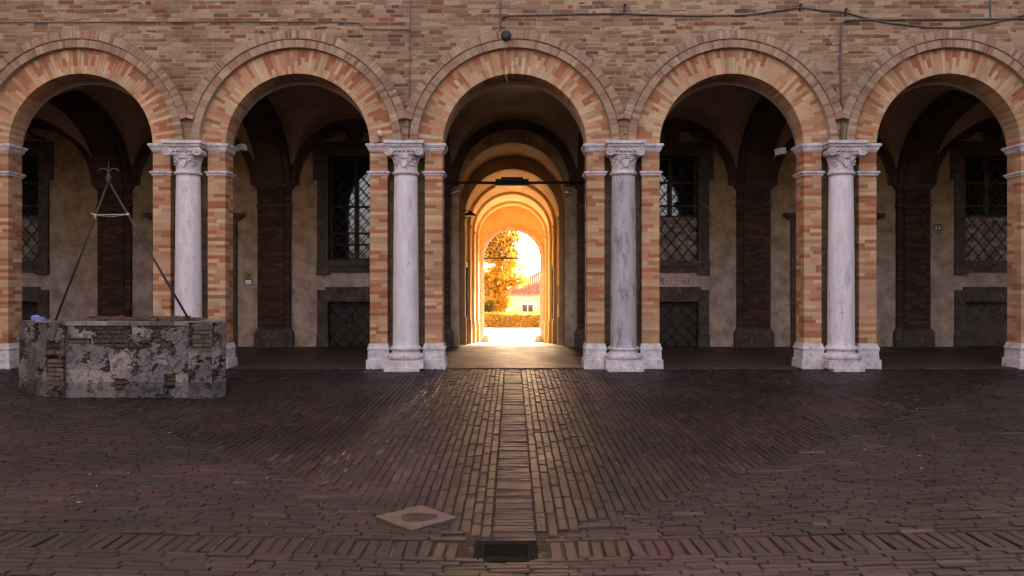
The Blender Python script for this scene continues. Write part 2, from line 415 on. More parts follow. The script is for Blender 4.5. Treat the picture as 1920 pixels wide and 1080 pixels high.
while z < ZT:
    h = .078+rnd(-.006, .006); zm = z+h/2; iv = []
    for k in bays:
        xc = CX+BAY*k; dz = zm-ZS
        ro = 1.972 if dz < .5 else RO; cdn = math.sqrt(ro*ro-dz*dz) if dz < ro else 0
        iv.append((xc-BAY/2, xc-cdn)); iv.append((xc+cdn, xc+BAY/2))
    mer = []
    for a, b_ in iv:
        if b_-a < .005: continue
        if mer and abs(mer[-1][1]-a) < .02: mer[-1][1] = b_
        else: mer.append([a, b_])
    for a, b_ in mer:
        x = a+(0 if b_-a < 1 else -rnd(0, .2))
        while x < b_-.02:
            L = rnd(.25, .31) if random.random() < .66 else rnd(.11, .17)
            x1 = max(x, a)+rnd(.004, .009); x2 = min(x+L, b_)-rnd(.004, .009)
            if x2-x1 > .02:
                sag = rnd(-.004, .004); jj = rnd(.009, .017)
                fw.box(x1, x2, -rnd(.001, .010), .03, z+jj*.6+sag, z+h-jj*.6+sag, wall_tint(), .003)
            x += L
    z += h
fw.build('facade_wall', M['brick'], B)
up = MB(); up.box(-22, 22, .0, .45, ZT, 11.4)
for s_ in (-1, 1): up.box(14.95*s_ if s_ > 0 else -22, 22 if s_ > 0 else -14.95, .0, .45, -.05, ZT-.002)
up.build('upper_wall', M['far_brick'], B)
for s_ in (-1, 1):
    wg = MB(); wg.box(*sorted((s_*14.9, s_*21)), -32, -.005, -.4, 10.6); wg.build('added_shade_wing', M['far_brick'], B)  # unseen wings outside the view, added to darken the courtyard edges
rf = MB(); rf.box(-22.3, 22.3, -.35, 23.2, 11.4, 11.7); rf.box(-22, -21.7, .45, 22.3, -1.3, 11.4); rf.box(21.7, 22, .45, 22.3, -1.3, 11.4)
rf.build('roof', M['tile'], B)

# arches
def vous(b, xc, r0, r1, t0, t1, y0, y1, tint, gap=.003, rg=.003):
    p = []
    for y in (y0, y1):
        for (r, t) in ((r0+rg, t0+gap/r0), (r0+rg, t1-gap/r0), (r1-rg, t1-gap/r1), (r1-rg, t0+gap/r1)):
            p.append((xc+r*math.cos(t), y, ZS+r*math.sin(t)))
    b.hexa([p[0], p[1], p[2], p[3], p[4], p[5], p[6], p[7]], tint)
for k in bays:
    xc = CX+BAY*k; a = MB(); n = 74
    lay = [(.0, .155), (.155, .31), (.31, .455)]
    prev = 0
    for i in range(n):
        t0, t1 = math.pi*i/n, math.pi*(i+1)/n
        # steps of short and long bricks
        patt = random.choice([[0, .155, .455], [0, .31, .455], [0, .235, .455], [0, .155, .31, .455], [0, .08, .39, .455], [0, .455]])
        for q in range(len(patt)-1):
            tint = pier_tint() if q else (shade(BUFF) if random.random() < .55 else shade(TAN) if random.random() < .6 else shade(ROSE))
            if q and random.random() < .45: tint = shade(random.choice([RED, RED, ROSE, BROWN]))
            vous(a, xc, RAD+patt[q], RAD+patt[q+1], t0, t1, rnd(-.002, .003), .41, tint, .0022, .0022)
    # back-up mortar
    for i in range(n):
        t0, t1 = math.pi*i/n, math.pi*(i+1)/n; vous(a, xc, RAD+.006, RAD+.47, t0, t1, .006, .405, (.42, .31, .22), 0, 0)
    ar = a.build('brick_arch', M['brick'], B)
    h = MB(); HT = lambda: shade(random.choice([(.40, .27, .18), (.45, .315, .22), (.36, .225, .15), (.32, .16, .11)]), .78, 1.18)
    n2 = 82
    for i in range(n2):
        t0, t1 = math.pi*i/n2, math.pi*(i+1)/n2; vous(h, xc, 1.812, 1.962+rnd(-.006, .004), t0, t1, -.105+rnd(-.005, .004), .02, HT(), .008)
        vous(h, xc, 1.815, 1.955, t0, t1, -.101, .02, MORTAR, 0, 0)
    n3 = 92
    for i in range(n3):
        t0, t1 = math.pi*i/n3, math.pi*(i+1)/n3; tm = (t0+t1)/2
        if abs(2.06*math.cos(tm)) > 2.0: continue
        vous(h, xc, 1.978, 2.125+rnd(-.008, .006), t0, t1, -.128+rnd(-.006, .004), .02, HT(), .009)
        vous(h, xc, 1.97, 2.118, t0, t1, -.123, .02, MORTAR, 0, 0)
    h.build('hood_mould', M['brick'], ar)

# piers, imposts, bases and columns
IMP = [(.0, 4.06), (.014, 4.06), (.017, 4.085), (.032, 4.09), (.035, 4.12), (.05, 4.14), (.053, 4.155), (.07, 4.16), (.07, 4.20), (.0, 4.205)]
STR = [(.0, 3.605), (.02, 3.61), (.025, 3.64), (.045, 3.65), (.052, 3.675), (.03, 3.69), (.0, 3.695)]
BAS = [(.065, -.04), (.06, .16), (.035, .165), (.03, .33), (.042, .34), (.046, .375), (.03, .39), (.025, .41), (.015, .455), (.0, .46)]
HW, PW = .68, .33
for ci, xc in enumerate(cols):
    p = MB(); z = .43
    while z < 4.08:
        h = min(.068+rnd(-.003, .003), 4.09-z)
        for sgn in (-1, 1):
            x0, x1 = (xc-HW, xc-HW+PW) if sgn < 0 else (xc+HW-PW, xc+HW)
            d = random.choice([.13, .26, .2])
            c = random.choice([.11, .165, .22, .33])
            sp = [x0, x0+c, x1] if c < .33 else [x0, x1]
            cur = None
            for q in range(len(sp)-1):
                tint = pier_tint() if cur is None or random.random() > .25 else cur; cur = tint
                p.box(sp[q]+.0015, sp[q+1]-.0015, rnd(-.002, .002), d-.002, z+.002, z+h-.002, tint, .001)
            p.box(x0+rnd(0, .002), x1-rnd(0, .002), d+.002, .41, z+.002, z+h-.002, pier_tint(), .001)
        xx = xc-HW+PW+.002
        for q in range(3):
            wd = (2*HW-2*PW)/3; p.box(xx, xx+wd-.003, .25+rnd(0, .004), .405, z+.002, z+h-.002, shade((.27, .17, .11), .7, 1.2)); xx += wd
        z += h
    for sgn in (-1, 1):
        x0, x1 = (xc-HW, xc-HW+PW) if sgn < 0 else (xc+HW-PW, xc+HW)
        p.box(x0+.004, x1-.004, .005, .407, .4, 4.08, (.45, .32, .22))
    pier = p.build('brick_pier', M['brick'], B)
    for (nm, prof) in (('impost', IMP), ('string_moulding', STR), ('pier_base', BAS)):
        for sgn in (-1, 1):
            b = MB()
            path = [(xc-HW+PW, .25), (xc-HW+PW, 0), (xc-HW, 0), (xc-HW, .41), (xc-HW+PW, .41)] if sgn < 0 else [(xc+HW-PW, .41), (xc+HW, .41), (xc+HW, 0), (xc+HW-PW, 0), (xc+HW-PW, .25)]
            b.sweep(prof, path[::-1])
            if nm == 'impost': b.box(xc+(-HW if sgn < 0 else .0)+.002, xc+(0 if sgn < 0 else HW)-.002, .03, .408, 4.10, 4.203)
            b.build(nm, M['stone'], pier, fix=True)
    # the column, engaged in the recess between the two halves of the pier
    cy = -.03; cm = M['grey_marble'] if ci == 4 else M['marble']
    s_ = MB(); prof = []
    for i in range(25):
        t = i/24; prof.append((.242-.028*t**1.7+rnd(-.0012, .0012), .44+t*(3.60-.44)))
    s_.lathe([(.275, .385), (.272, .41), (.25, .425)]+prof, (xc, cy, 0), 40)
    sh = s_.build('column_shaft', cm, B)
    if ci == 4: sh['label'] = 'grey column shaft with dark peeling patches, right of the passage'
    b = MB(); b.lathe([(.25, .40), (.285, .395), (.298, .375), (.285, .352), (.262, .345), (.255, .325), (.268, .295), (.285, .285), (.315, .28), (.345, .26), (.352, .225), (.34, .195), (.315, .178), (.30, .17)], (xc, cy, 0), 40)
    b.box(xc-.37, xc+.37, cy-.37, .24, .025, .178, jit=.006); b.box(xc-.30+rnd(-.05, .03), xc+.33+rnd(-.08, .0), cy-.42, .2, -.04, .027, jit=.004)
    b.build('column_base', M['stone'], sh)
    c = MB()
    c.lathe([(.215, 3.60), (.245, 3.605), (.252, 3.635), (.245, 3.655), (.222, 3.665), (.218, 3.70), (.222, 3.80), (.24, 3.88), (.27, 3.93), (.275, 3.95), (.25, 3.96), (.25, 4.05)], (xc, cy, 0), 36)
    # abacus with concave edge, following the impost profile
    c.sweep([(.0, 4.10), (.02, 4.105), (.03, 4.14), (.06, 4.155), (.06, 4.21), (0, 4.22)], [(xc+.305, .05), (xc+.305, cy-.27), (xc+.12, cy-.255), (xc-.12, cy-.255), (xc-.305, cy-.27), (xc-.305, .05)][::-1])
    c.box(xc-.305, xc+.305, cy-.25, .03, 4.09, 4.215); c.box(xc-.26, xc+.26, cy-.24, .0, 3.945, 4.10)
    for sx in (-1, 1):
        vx, vz = xc+sx*.275, 4.005
        c.lathe([(.078, -.02), (.082, .0), (.07, .12), (.062, .2), (.07, .3)], (vx, cy-.27, vz), 18, axis='Y')
        sp = []
        for i in range(36):
            t = i/35; rr = .085*(1-t*.85); an = (math.pi/2) - sx*t*2*math.pi*1.75
            sp.append((vx+rr*math.cos(an), cy-.295, vz+rr*math.sin(an)))
        c.tube(sp, .012, 6)
        c.lathe([(.001, -.03), (.015, -.028), (.02, -.01), (.02, .01)], (vx, cy-.28, vz), 10, axis='Y')
        # leaf scroll on the bell below each volute
        for (dx, dz, rr) in ((.17, 3.90, .036), (.19, 3.84, .028), (.17, 3.78, .022), (.12, 3.86, .022)):
            yy = cy-math.sqrt(max(.001, .245**2-dx**2))
            c.lathe([(.002, -.022), (rr*.7, -.016), (rr, 0), (rr*.8, .02)], (xc+sx*dx, yy, dz), 10, axis='Y')
        c.tube([(xc+sx*.07, cy-.235, 3.80), (xc+sx*.12, cy-.225, 3.88), (xc+sx*.19, cy-.19, 3.93)], [.006, .014, .01], 6)
    for q in range(-2, 3):       # egg and dart
        c.lathe([(.002, -.045), (.022, -.034), (.03, 0), (.024, .03)], (xc+q*.083, cy-.245, 4.03), 12, axis='Y')
        if q < 2: c.obox((xc+q*.083+.0415, cy-.25, 4.02), (.008, 0, 0), (0, .02, 0), (0, 0, .045))
    c.tube([(xc-.2, cy-.262, 3.965), (xc+.2, cy-.262, 3.965)], .013, 8)
    # shield
    pts = [(-.055, .06), (.055, .06), (.055, -.01), (.035, -.05), (0, -.085), (-.035, -.05), (-.055, -.01)]
    n = len(c.v); yv = cy-.262
    c.v += [(xc+a*1.0, yv, 3.80+b_) for a, b_ in pts]+[(xc+a*1.12, yv+.06, 3.80+b_*1.1) for a, b_ in pts]
    c.face(tuple(n+i for i in range(7)))
    for i in range(7): c.face((n+i, n+(i+1) % 7, n+7+(i+1) % 7, n+7+i))
    c.tube([(xc-.05, yv+.01, 3.89), (xc, yv-.005, 3.905), (xc+.05, yv+.01, 3.89)], .014, 6)
    c.build('capital', M['stone'] if ci != 4 else M['stone'], sh, fix=True)

# portico: transverse ribs, groin vaults, wall arches, pilasters
ZV = 4.12
for xc in cols:
    rb = MB(); n = 28; yc, ry, rz = (.41+BACK-.17)/2, (BACK-.17-.41)/2, 1.62
    for (hw, dr) in ((.42, 0), (.27, -.07)):
        ps = [(yc-(ry+dr)*math.cos(math.pi*i/n), ZV+(rz+dr)*math.sin(math.pi*i/n)) for i in range(n+1)]
        po = [(yc-(ry+.42)*math.cos(math.pi*i/n), ZV+(rz+.42)*math.sin(math.pi*i/n)) for i in range(n+1)]
        for i in range(n):
            (ya, za), (yb, zb) = ps[i], ps[i+1]; (yc_, zc_), (yd, zd) = po[i], po[i+1]
            rb.quad((xc-hw, ya, za), (xc+hw, ya, za), (xc+hw, yb, zb), (xc-hw, yb, zb))
            for s2 in (-1, 1): rb.quad((xc+s2*hw, ya, za), (xc+s2*hw, yb, zb), (xc+s2*hw, yd, zd), (xc+s2*hw, yc_, zc_))
    rb.build('transverse_rib', M['rib_plaster'], B)
for k in bays:
    xc = CX+BAY*k; v = MB(); n = 40; a = BAY/2-.40; yc, b2 = (.40+BACK)/2, (BACK-.40)/2
    for j in range(n+1):
        for i in range(n+1):
            u, q = -1+2*i/n, -1+2*j/n
            zz = ZV+max(1.68*math.sqrt(max(0, 1-u*u)), 1.80*math.sqrt(max(0, 1-q*q)))
            v.v.append((xc+u*a, yc+q*b2, zz))
    for j in range(n):
        for i in range(n): v.face((j*(n+1)+i, (j+1)*(n+1)+i, (j+1)*(n+1)+i+1, j*(n+1)+i+1))
    v.build('groin_vault', M['vault_plaster'], B)
    wa = MB(); n = 32
    for (r0, r1, y0) in ((1.50, 1.66, BACK-.10), (1.42, 1.50, BACK-.05)):
        for i in range(n):
            t0, t1 = math.pi*i/n, math.pi*(i+1)/n; p = []
            for y in (y0, BACK+.01):
                for r, t in ((r0, t0), (r0, t1), (r1, t1), (r1, t0)): p.append((xc+r*math.cos(t), y, ZV+r*1.02*math.sin(t)))
            wa.hexa(p)
    wa.build('wall_arch', M['rib_plaster'], B)
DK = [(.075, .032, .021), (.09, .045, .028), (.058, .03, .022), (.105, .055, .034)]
for xc in cols:
    p = MB(); z = .45
    while z < ZV+.02:
        h = .07
        for (x0, x1, yf) in ((-.42, -.27, BACK-.12), (-.268, .268, BACK-.17), (.27, .42, BACK-.12)):
            sp = [x0, x1] if x1-x0 < .3 else random.choice([[x0, -.09, .1, x1], [x0, .03, x1], [x0, -.15, x1], [x0, .17, x1]])
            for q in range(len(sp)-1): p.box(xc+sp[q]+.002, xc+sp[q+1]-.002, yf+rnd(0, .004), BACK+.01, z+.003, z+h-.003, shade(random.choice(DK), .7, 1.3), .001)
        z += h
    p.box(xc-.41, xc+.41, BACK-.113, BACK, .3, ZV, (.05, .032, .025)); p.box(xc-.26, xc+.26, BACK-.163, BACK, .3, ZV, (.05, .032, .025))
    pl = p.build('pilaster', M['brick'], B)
    pth = lambda e: [(xc+.42+e, BACK), (xc+.42+e, BACK-.12-e), (xc+.27+e, BACK-.12-e), (xc+.27+e, BACK-.17-e), (xc-.27-e, BACK-.17-e), (xc-.27-e, BACK-.12-e), (xc-.42-e, BACK-.12-e), (xc-.42-e, BACK)][::-1]
    b = MB(); b.sweep([(0, 4.0), (.02, 4.02), (.06, 4.06), (.065, 4.11), (0, 4.13)], pth(0)); b.sweep([(0, 3.56), (.03, 3.58), (.035, 3.61), (0, 3.63)], pth(0))
    b.build('pilaster_capital', M['dark_stone'], pl, fix=True)
    b = MB(); b.sweep([(.07, 0), (.07, .36), (.05, .40), (.02, .45), (0, .46)], pth(0)); b.build('pilaster_base', M['dark_stone'], pl, fix=True)

# back wall with openings
def wall_holes(b, x0, x1, z0, z1, holes, y):
    xs = sorted({x0, x1, *[h[0] for h in holes], *[h[1] for h in holes]}); zs = sorted({z0, z1, *[h[2] for h in holes], *[h[3] for h in holes]})
    for i in range(len(xs)-1):
        for j in range(len(zs)-1):
            cx, cz = (xs[i]+xs[i+1])/2, (zs[j]+zs[j+1])/2
            if any(h[0] < cx < h[1] and h[2] < cz < h[3] for h in holes): continue
            b.quad((xs[i], y, zs[j]), (xs[i+1], y, zs[j]), (xs[i+1], y, zs[j+1]), (xs[i], y, zs[j+1]))
WZ0, WZ1 = 2.20, 4.88
wins = {-3: -12.78, -1: CX-BAY, 1: CX+BAY-.04, 3: CX+3*BAY}
bw = MB()
for k in bays:
    xc = CX+BAY*k; holes = []
    if k in wins: wx = wins[k]; holes = [(wx-.68, wx+.68, WZ0, WZ1), (wx-.68, wx+.68, 0, 1.15)]
    elif k: holes = [(xc-.85, xc+.85, 0, 3.0)]
    if k: wall_holes(bw, xc-BAY/2, xc+BAY/2, -.02, 6.3, holes, BACK)
PR, PZ = 1.35, 3.87
arch_strip(bw, 0, PR, PZ, 6.3, BACK, 2.085)
for s_ in (-1, 1): bw.quad((min(s_*PR, s_*2.085), BACK, 0), (max(s_*PR, s_*2.085), BACK, 0), (max(s_*PR, s_*2.085), BACK, PZ), (min(s_*PR, s_*2.085), BACK, PZ))
bw.build('back_wall', M['wall_plaster'], B)
ew = MB()
for s_ in (-1, 1): ew.box(s_*14.9-.2, s_*14.9+.2, .45, BACK, 0, 7)
ew.build('portico_end_wall', M['wall_plaster'], B)
bx = MB(); bx.box(-14.6, -1.9, BACK+.75, BACK+.8, -.1, 6.3); bx.box(1.9, 14.6, BACK+.75, BACK+.8, -.1, 6.3)
bx.box(-21.7, -1.9, BACK+.021, BACK+.74, -.2, -.006); bx.box(1.9, 21.7, BACK+.021, BACK+.74, -.2, -.006)
bx.build('inner_wall', M['wood'], B)

def lattice(b, x0, x1, z0, z1, y, pitch, r):
    # diagonal bars clipped to the opening
    w_, h_ = x1-x0, z1-z0
    for sgn in (1, -1):
        c = -h_*.9
        while c < w_+h_:
            pts = []
            # line x = x0 + c + sgn*(z-z0)*.85 (or mirrored)
            za, zb = z0, z1; f = lambda z: x0+c+(z-z0)*.85 if sgn > 0 else x1-c-(z-z0)*.85
            inv = (lambda x: z0+(x-x0-c)/.85) if sgn > 0 else (lambda x: z0+(x1-c-x)/.85)
            zl, zh = sorted((inv(x0), inv(x1))); za, zb = max(z0, zl), min(z1, zh)
            if zb-za > .03: b.tube([(f(za), y+sgn*.006, za), (f(zb), y+sgn*.006, zb)], r, 5)
            c += pitch
def window(k, wx, stone_low, pitch):
    f = MB(); x0, x1 = wx-.68, wx+.68
    # moulded surround
    for (o, i, yf) in ((.27, .10, -.07), (.10, .0, -.035)):
        f.box(x0-o, x0-i, BACK+yf, BACK+.3, WZ0-.02, WZ1+o); f.box(x1+i, x1+o, BACK+yf, BACK+.3, WZ0-.02, WZ1+o)
        f.box(x0-i, x1+i, BACK+yf, BACK+.3, WZ1+i, WZ1+o)
    for s_ in (-1, 1):
        f.box(wx+s_*.95-.11, wx+s_*.95+.11, BACK-.06, BACK+.05, WZ1-.62, WZ1+.272)           # ears
        f.box(wx+s_*.80-.16, wx+s_*.80+.16, BACK-.105, BACK+.05, WZ0-.36, WZ0-.03)
    f.box(x0-.27, x1+.27, BACK-.10, BACK+.3, WZ0-.14, WZ0-.001); f.box(x0-.2, x1+.2, BACK-.06, BACK+.02, WZ0-.30, WZ0-.141)
    f.box(x0-.36, x1+.36, BACK-.12, BACK+.02, WZ1+.275, WZ1+.35)
    # shell medallion above
    f.lathe([(.03, -.05), (.16, -.04), (.19, -.07), (.22, -.05), (.235, .02)], (wx, BACK-.01, WZ1+.56), 24, axis='Y')
    for s_ in (-1, 1): f.tube([(wx+s_*.22, BACK-.02, WZ1+.62), (wx+s_*.42, BACK-.02, WZ1+.64), (wx+s_*.6, BACK-.02, WZ1+.48), (wx+s_*.85, BACK-.02, WZ1+.42)], .035, 6)
    o = f.build('window', M['dark_stone'], B)
    p = MB(); ys = BACK+.26; zl = WZ0
    if stone_low:
        zl = 3.32; m = MB(); z = WZ0
        while z < zl:
            hh = rnd(.09, .15); x = x0
            while x < x1:
                L = rnd(.12, .28); m.box(x+.006, min(x+L, x1)-.006, BACK+.14+rnd(-.012, .012), BACK+.3, z+.006, min(z+hh, zl)-.006, shade(random.choice([(.36, .28, .24), (.30, .21, .17), (.42, .35, .30), (.26, .17, .13)])), .006); x += L
            z += hh
        m.box(x0, x1, BACK+.16, BACK+.3, WZ0, zl, (.2, .16, .13)); m.build('stone_infill', M['brick'], o)
    p.quad((x0, ys, zl), (x1, ys, zl), (x1, ys, WZ1), (x0, ys, WZ1)); p.build('pane', M['glass'], o)
    s2 = MB(); s2.box(wx-.05, wx+.05, BACK+.19, BACK+.25, zl, WZ1)
    s2.box(x0, x0+.06, BACK+.19, BACK+.25, zl, WZ1); s2.box(x1-.06, x1, BACK+.19, BACK+.25, zl, WZ1)
    for zz in ((zl+.03, 3.62, 4.22, WZ1-.04) if stone_low else (zl+.04, 2.62, 2.66+.25, 3.6, WZ1-.04)):
        s2.box(x0+.06, wx-.05, BACK+.20, BACK+.245, zz-.025, zz+.025); s2.box(wx+.05, x1-.06, BACK+.20, BACK+.245, zz-.025, zz+.025)
    s2.build('casement', M['dark_stone'] if stone_low else M['wood'], o)
    l = MB(); lattice(l, x0, x1, WZ0, WZ1, BACK+.06, pitch, .012); l.build('window_grille', M['iron'], o)
    # cellar opening below
    f = MB()
    f.box(x0-.27, x0, BACK-.06, BACK+.3, 0, 1.15); f.box(x1, x1+.27, BACK-.06, BACK+.3, 0, 1.15); f.box(x0-.272, x1+.272, BACK-.062, BACK+.3, 1.151, 1.45)
    f.box(x0-.05, x1+.05, BACK-.085, BACK+.05, 1.452, 1.53)
    for s_ in (-1, 1): f.box(wx+s_*.815-.15, wx+s_*.815+.15, BACK-.075, BACK+.02, 0, .30)
    o = f.build('cellar_window', M['dark_stone'], B)
    p = MB(); p.quad((x0, BACK+.22, 0), (x1, BACK+.22, 0), (x1, BACK+.22, 1.15), (x0, BACK+.22, 1.15)); p.build('shutter', M['wood'] if k != 3 else M['dark_stone'], o)
    if k != 3:
        l = MB(); lattice(l, x0, x1, 0, 1.15, BACK+.05, .30, .014); l.build('window_grille', M['iron'], o)
    if k == -1:
        l = MB(); l.box(x0+.28, x0+.58, BACK+.10, BACK+.2, .62, .93); l.build('vent_box', M['black'], o)
for k, wx in wins.items(): window(k, wx, k != -1, .30 if k != -1 else .28)
for k in (-2, 2):
    xc = CX+BAY*k; d = MB()
    for s_ in (-1, 1): d.box(xc+s_*.96-.11, xc+s_*.96+.11, BACK-.08, BACK+.3, 0, 3.0); d.box(xc+s_*.86-.02, xc+s_*.86+.02, BACK-.04, BACK+.3, 0, 3.0)
    d.box(xc-1.07, xc+1.07, BACK-.08, BACK+.3, 3.001, 3.24); d.box(xc-1.16, xc+1.16, BACK-.14, BACK+.02, 3.241, 3.31); d.box(xc-1.26, xc+1.26, BACK-.22, BACK+.02, 3.311, 3.40)
    o = d.build('doorway', M['dark_stone'], B)
    p = MB()
    for s_ in (-1, 1):
        p.box(xc+s_*.42-.41, xc+s_*.42+.41, BACK+.18, BACK+.24, .02, 2.98)
        for zz in (.25, 1.15, 2.05): p.box(xc+s_*.42-.28, xc+s_*.42+.28, BACK+.155, BACK+.181, zz, zz+.72)
    p.build('door_leaf', M['wood'], o)

# painted inscription on the wall below the right-hand window
ins = MB(); P2 = lambda px, py: ((px-960)/73.3, 1.5+(540-py)/73.3)
x0, z1 = P2(1205, 514.5); x1, z0 = P2(1293.5, 538.3)
ins.box(x0, x1, BACK-.012, BACK+.01, z0, z1)
io = ins.build('inscription_panel', M['pale_patch'], B)
ins = MB()
def stroke(p, q, wd=.02):
    (xa, za), (xb, zb) = P2(*p), P2(*q); d = Vector((xb-xa, 0, zb-za)); n = Vector((-d.z, 0, d.x)).normalized()*wd/2
    ins.obox(((xa+xb)/2, BACK-.014, (za+zb)/2), d/2, (0, .003, 0), n)
for a, b_ in (((1238.5, 521), (1238.5, 528)), ((1239, 520.5), (1245, 524)), ((1245, 524), (1239, 528)), ((1241, 527.5), (1245.5, 535)), ((1233, 522), (1233, 527)), ((1276, 527), (1282, 527.5)), ((1282, 527.5), (1286, 522.5)), ((1282, 527.5), (1286.5, 533.5)), ((1291, 520.5), (1291, 533)), ((1250, 526), (1250, 531))): stroke(a, b_)
for c in ((1268, 518.5), (1268, 525.5), (1268, 533.5), (1256, 522)): stroke((c[0]-1, c[1]), (c[0]+1, c[1]), .025)
ins.build('lettering', M['faded_ink'], io)

# ------------------------------------------------------------------ the vaulted passage
PW2 = 1.60; ZP = 3.74; YE = 22.0
pw = MB(); pw0 = MB()
for s_ in (-1, 1):
    ys = [BACK+.35, 7, 8.4, 9.72]+fr(9.72, YE, 13)[1:]
    for i in range(16): (pw0 if i < 3 else pw).quad((s_*PW2, ys[i], ramp_z(ys[i])-.05), (s_*PW2, ys[i+1], ramp_z(ys[i+1])-.05), (s_*PW2, ys[i+1], 4.0), (s_*PW2, ys[i], 4.0))
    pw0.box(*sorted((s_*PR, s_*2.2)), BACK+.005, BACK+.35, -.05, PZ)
pw.build('passage_wall', M['passage_plaster'], B); pw0.build('entrance_wall', M['shade_plaster'], B)
vt = MB(); n = 28
def barrel(y0, y1, r, zs, rise=None, flip=False):
    rise = rise or r
    for i in range(n):
        t0, t1 = math.pi*i/n, math.pi*(i+1)/n
        vt.quad((r*math.cos(t0), y0, zs+rise*math.sin(t0)), (r*math.cos(t0), y1, zs+rise*math.sin(t0)), (r*math.cos(t1), y1, zs+rise*math.sin(t1)), (r*math.cos(t1), y0, zs+rise*math.sin(t1)))
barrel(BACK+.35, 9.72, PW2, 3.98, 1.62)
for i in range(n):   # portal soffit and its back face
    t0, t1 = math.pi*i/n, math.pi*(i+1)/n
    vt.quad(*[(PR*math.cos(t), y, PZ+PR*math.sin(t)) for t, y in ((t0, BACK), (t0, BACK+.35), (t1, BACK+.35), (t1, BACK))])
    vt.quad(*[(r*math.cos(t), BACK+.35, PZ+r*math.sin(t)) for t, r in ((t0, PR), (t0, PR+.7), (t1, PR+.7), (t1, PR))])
vt.build('entrance_vault', M['shade_plaster'], B); vt = MB(); barrel(10.2, YE, PW2, ZP); vt.build('passage_vault', M['passage_plaster'], B)
def band(y0, y1, r, depth, zs):
    b = MB()
    for i in range(n):
        t0, t1 = math.pi*i/n, math.pi*(i+1)/n; p = []
        for y in (y0, y1):
            for rr, t in ((r, t0), (r, t1), (r+depth, t1), (r+depth, t0)): p.append((rr*math.cos(t), y, zs+rr*math.sin(t)))
        b.hexa(p)
    for s_ in (-1, 1):
        zf = ramp_z(y1)-.05
        b.box(*sorted((s_*r, s_*(r+depth))), y0, y1, zf, zs-.08)
        b.box(*sorted((s_*(r-.05), s_*(r+depth))), y0-.05, y1+.05, zs-.08, zs)
        b.box(*sorted((s_*(r-.035), s_*(r+depth))), y0-.035, y1+.035, zf, zf+.95)
    b.build('passage_arch', M['passage_plaster'], B)
band(9.7, 10.25, 1.48, .55, ZP); band(13.2, 13.65, 1.49, .3, ZP); band(16.3, 16.7, 1.49, .3, ZP); band(19.6, 20.0, 1.47, .3, ZP)
# closing walls beside and above the first vault so that no light leaks
cl = MB()
for s_ in (-1, 1): cl.box(*sorted((s_*(PW2+.02), s_*(PW2+.2))), BACK+.05, 22.3, -1.3, 6.3)
cl.box(-2.2, 2.2, BACK+.36, 22.3, 5.9, 6.3); cl.build('passage_core', M['inner'] if 'inner' in M else M['wood'], B)
# end wall with the garden door
DRD, DZ = 1.37, 2.87
e = MB(); arch_strip(e, 0, DRD, DZ, 6.3, YE, 1.75); arch_strip(e, 0, DRD, DZ, 6.3, YE+.4, 1.75, flip=True)
for s_ in (-1, 1): e.box(*sorted((s_*DRD, s_*1.75)), YE, YE+.4, -1.2, DZ)
for i in range(n):
    t0, t1 = math.pi*i/n, math.pi*(i+1)/n
    e.quad(*[(DRD*math.cos(t), y, DZ+DRD*math.sin(t)) for t, y in ((t0, YE), (t0, YE+.4), (t1, YE+.4), (t1, YE))])
e.build('door_wall', M['passage_plaster'], B)
rw = MB(); rw.box(-22, -1.75, YE, YE+.4, -1.3, 11.4); rw.box(1.75, 22, YE, YE+.4, -1.3, 11.4); rw.box(-1.75, 1.75, YE, YE+.4, 6.3, 11.4)
rw.build('rear_wall', M['house'], B)
f = MB()     # pale stone frame
for s_ in (-1, 1): f.box(*sorted((s_*(DRD-.05), s_*(DRD+.13))), YE-.09, YE-.002, -1.15, DZ)
for i in range(n):
    t0, t1 = math.pi*i/n, math.pi*(i+1)/n; p = []
    for y in (YE-.09, YE-.002):
        for rr, t in ((DRD-.05, t0), (DRD-.05, t1), (DRD+.13, t1), (DRD+.13, t0)): p.append((rr*math.cos(t), y, DZ+rr*math.sin(t)))
    f.hexa(p)
do = f.build('door_frame', M['stone'], B)
t = MB(); t.box(-DRD+.05, DRD-.05, YE-.06, YE, DZ-.01, DZ+.07); t.build('transom', M['wood'], do)
lg = MB()
for i in range(1, 12):
    a = math.pi*i/12; lg.tube([(.15*math.cos(a), YE-.03, DZ+.08+.1*math.sin(a)), ((DRD-.05)*math.cos(a), YE-.03, DZ+(DRD-.05)*math.sin(a))], .006, 4)
for rr, nn in ((.35, 8), (.6, 12), (.85, 16), (1.1, 20), (1.25, 23)):
    for i in range(nn):
        a = math.pi*(i+.5)/nn+rnd(-.04, .04); x_, z_ = rr*math.cos(a)+rnd(-.03, .03), DZ+.05+rr*math.sin(a)
        q = Vector((math.cos(a), 0, math.sin(a))); p_ = Vector((-math.sin(a), 0, math.cos(a)))
        lg.obox((x_, YE-.03, z_), q*.05, (0, .006, 0), p_*.032)
lg.build('fanlight_grille', M['iron'], do)
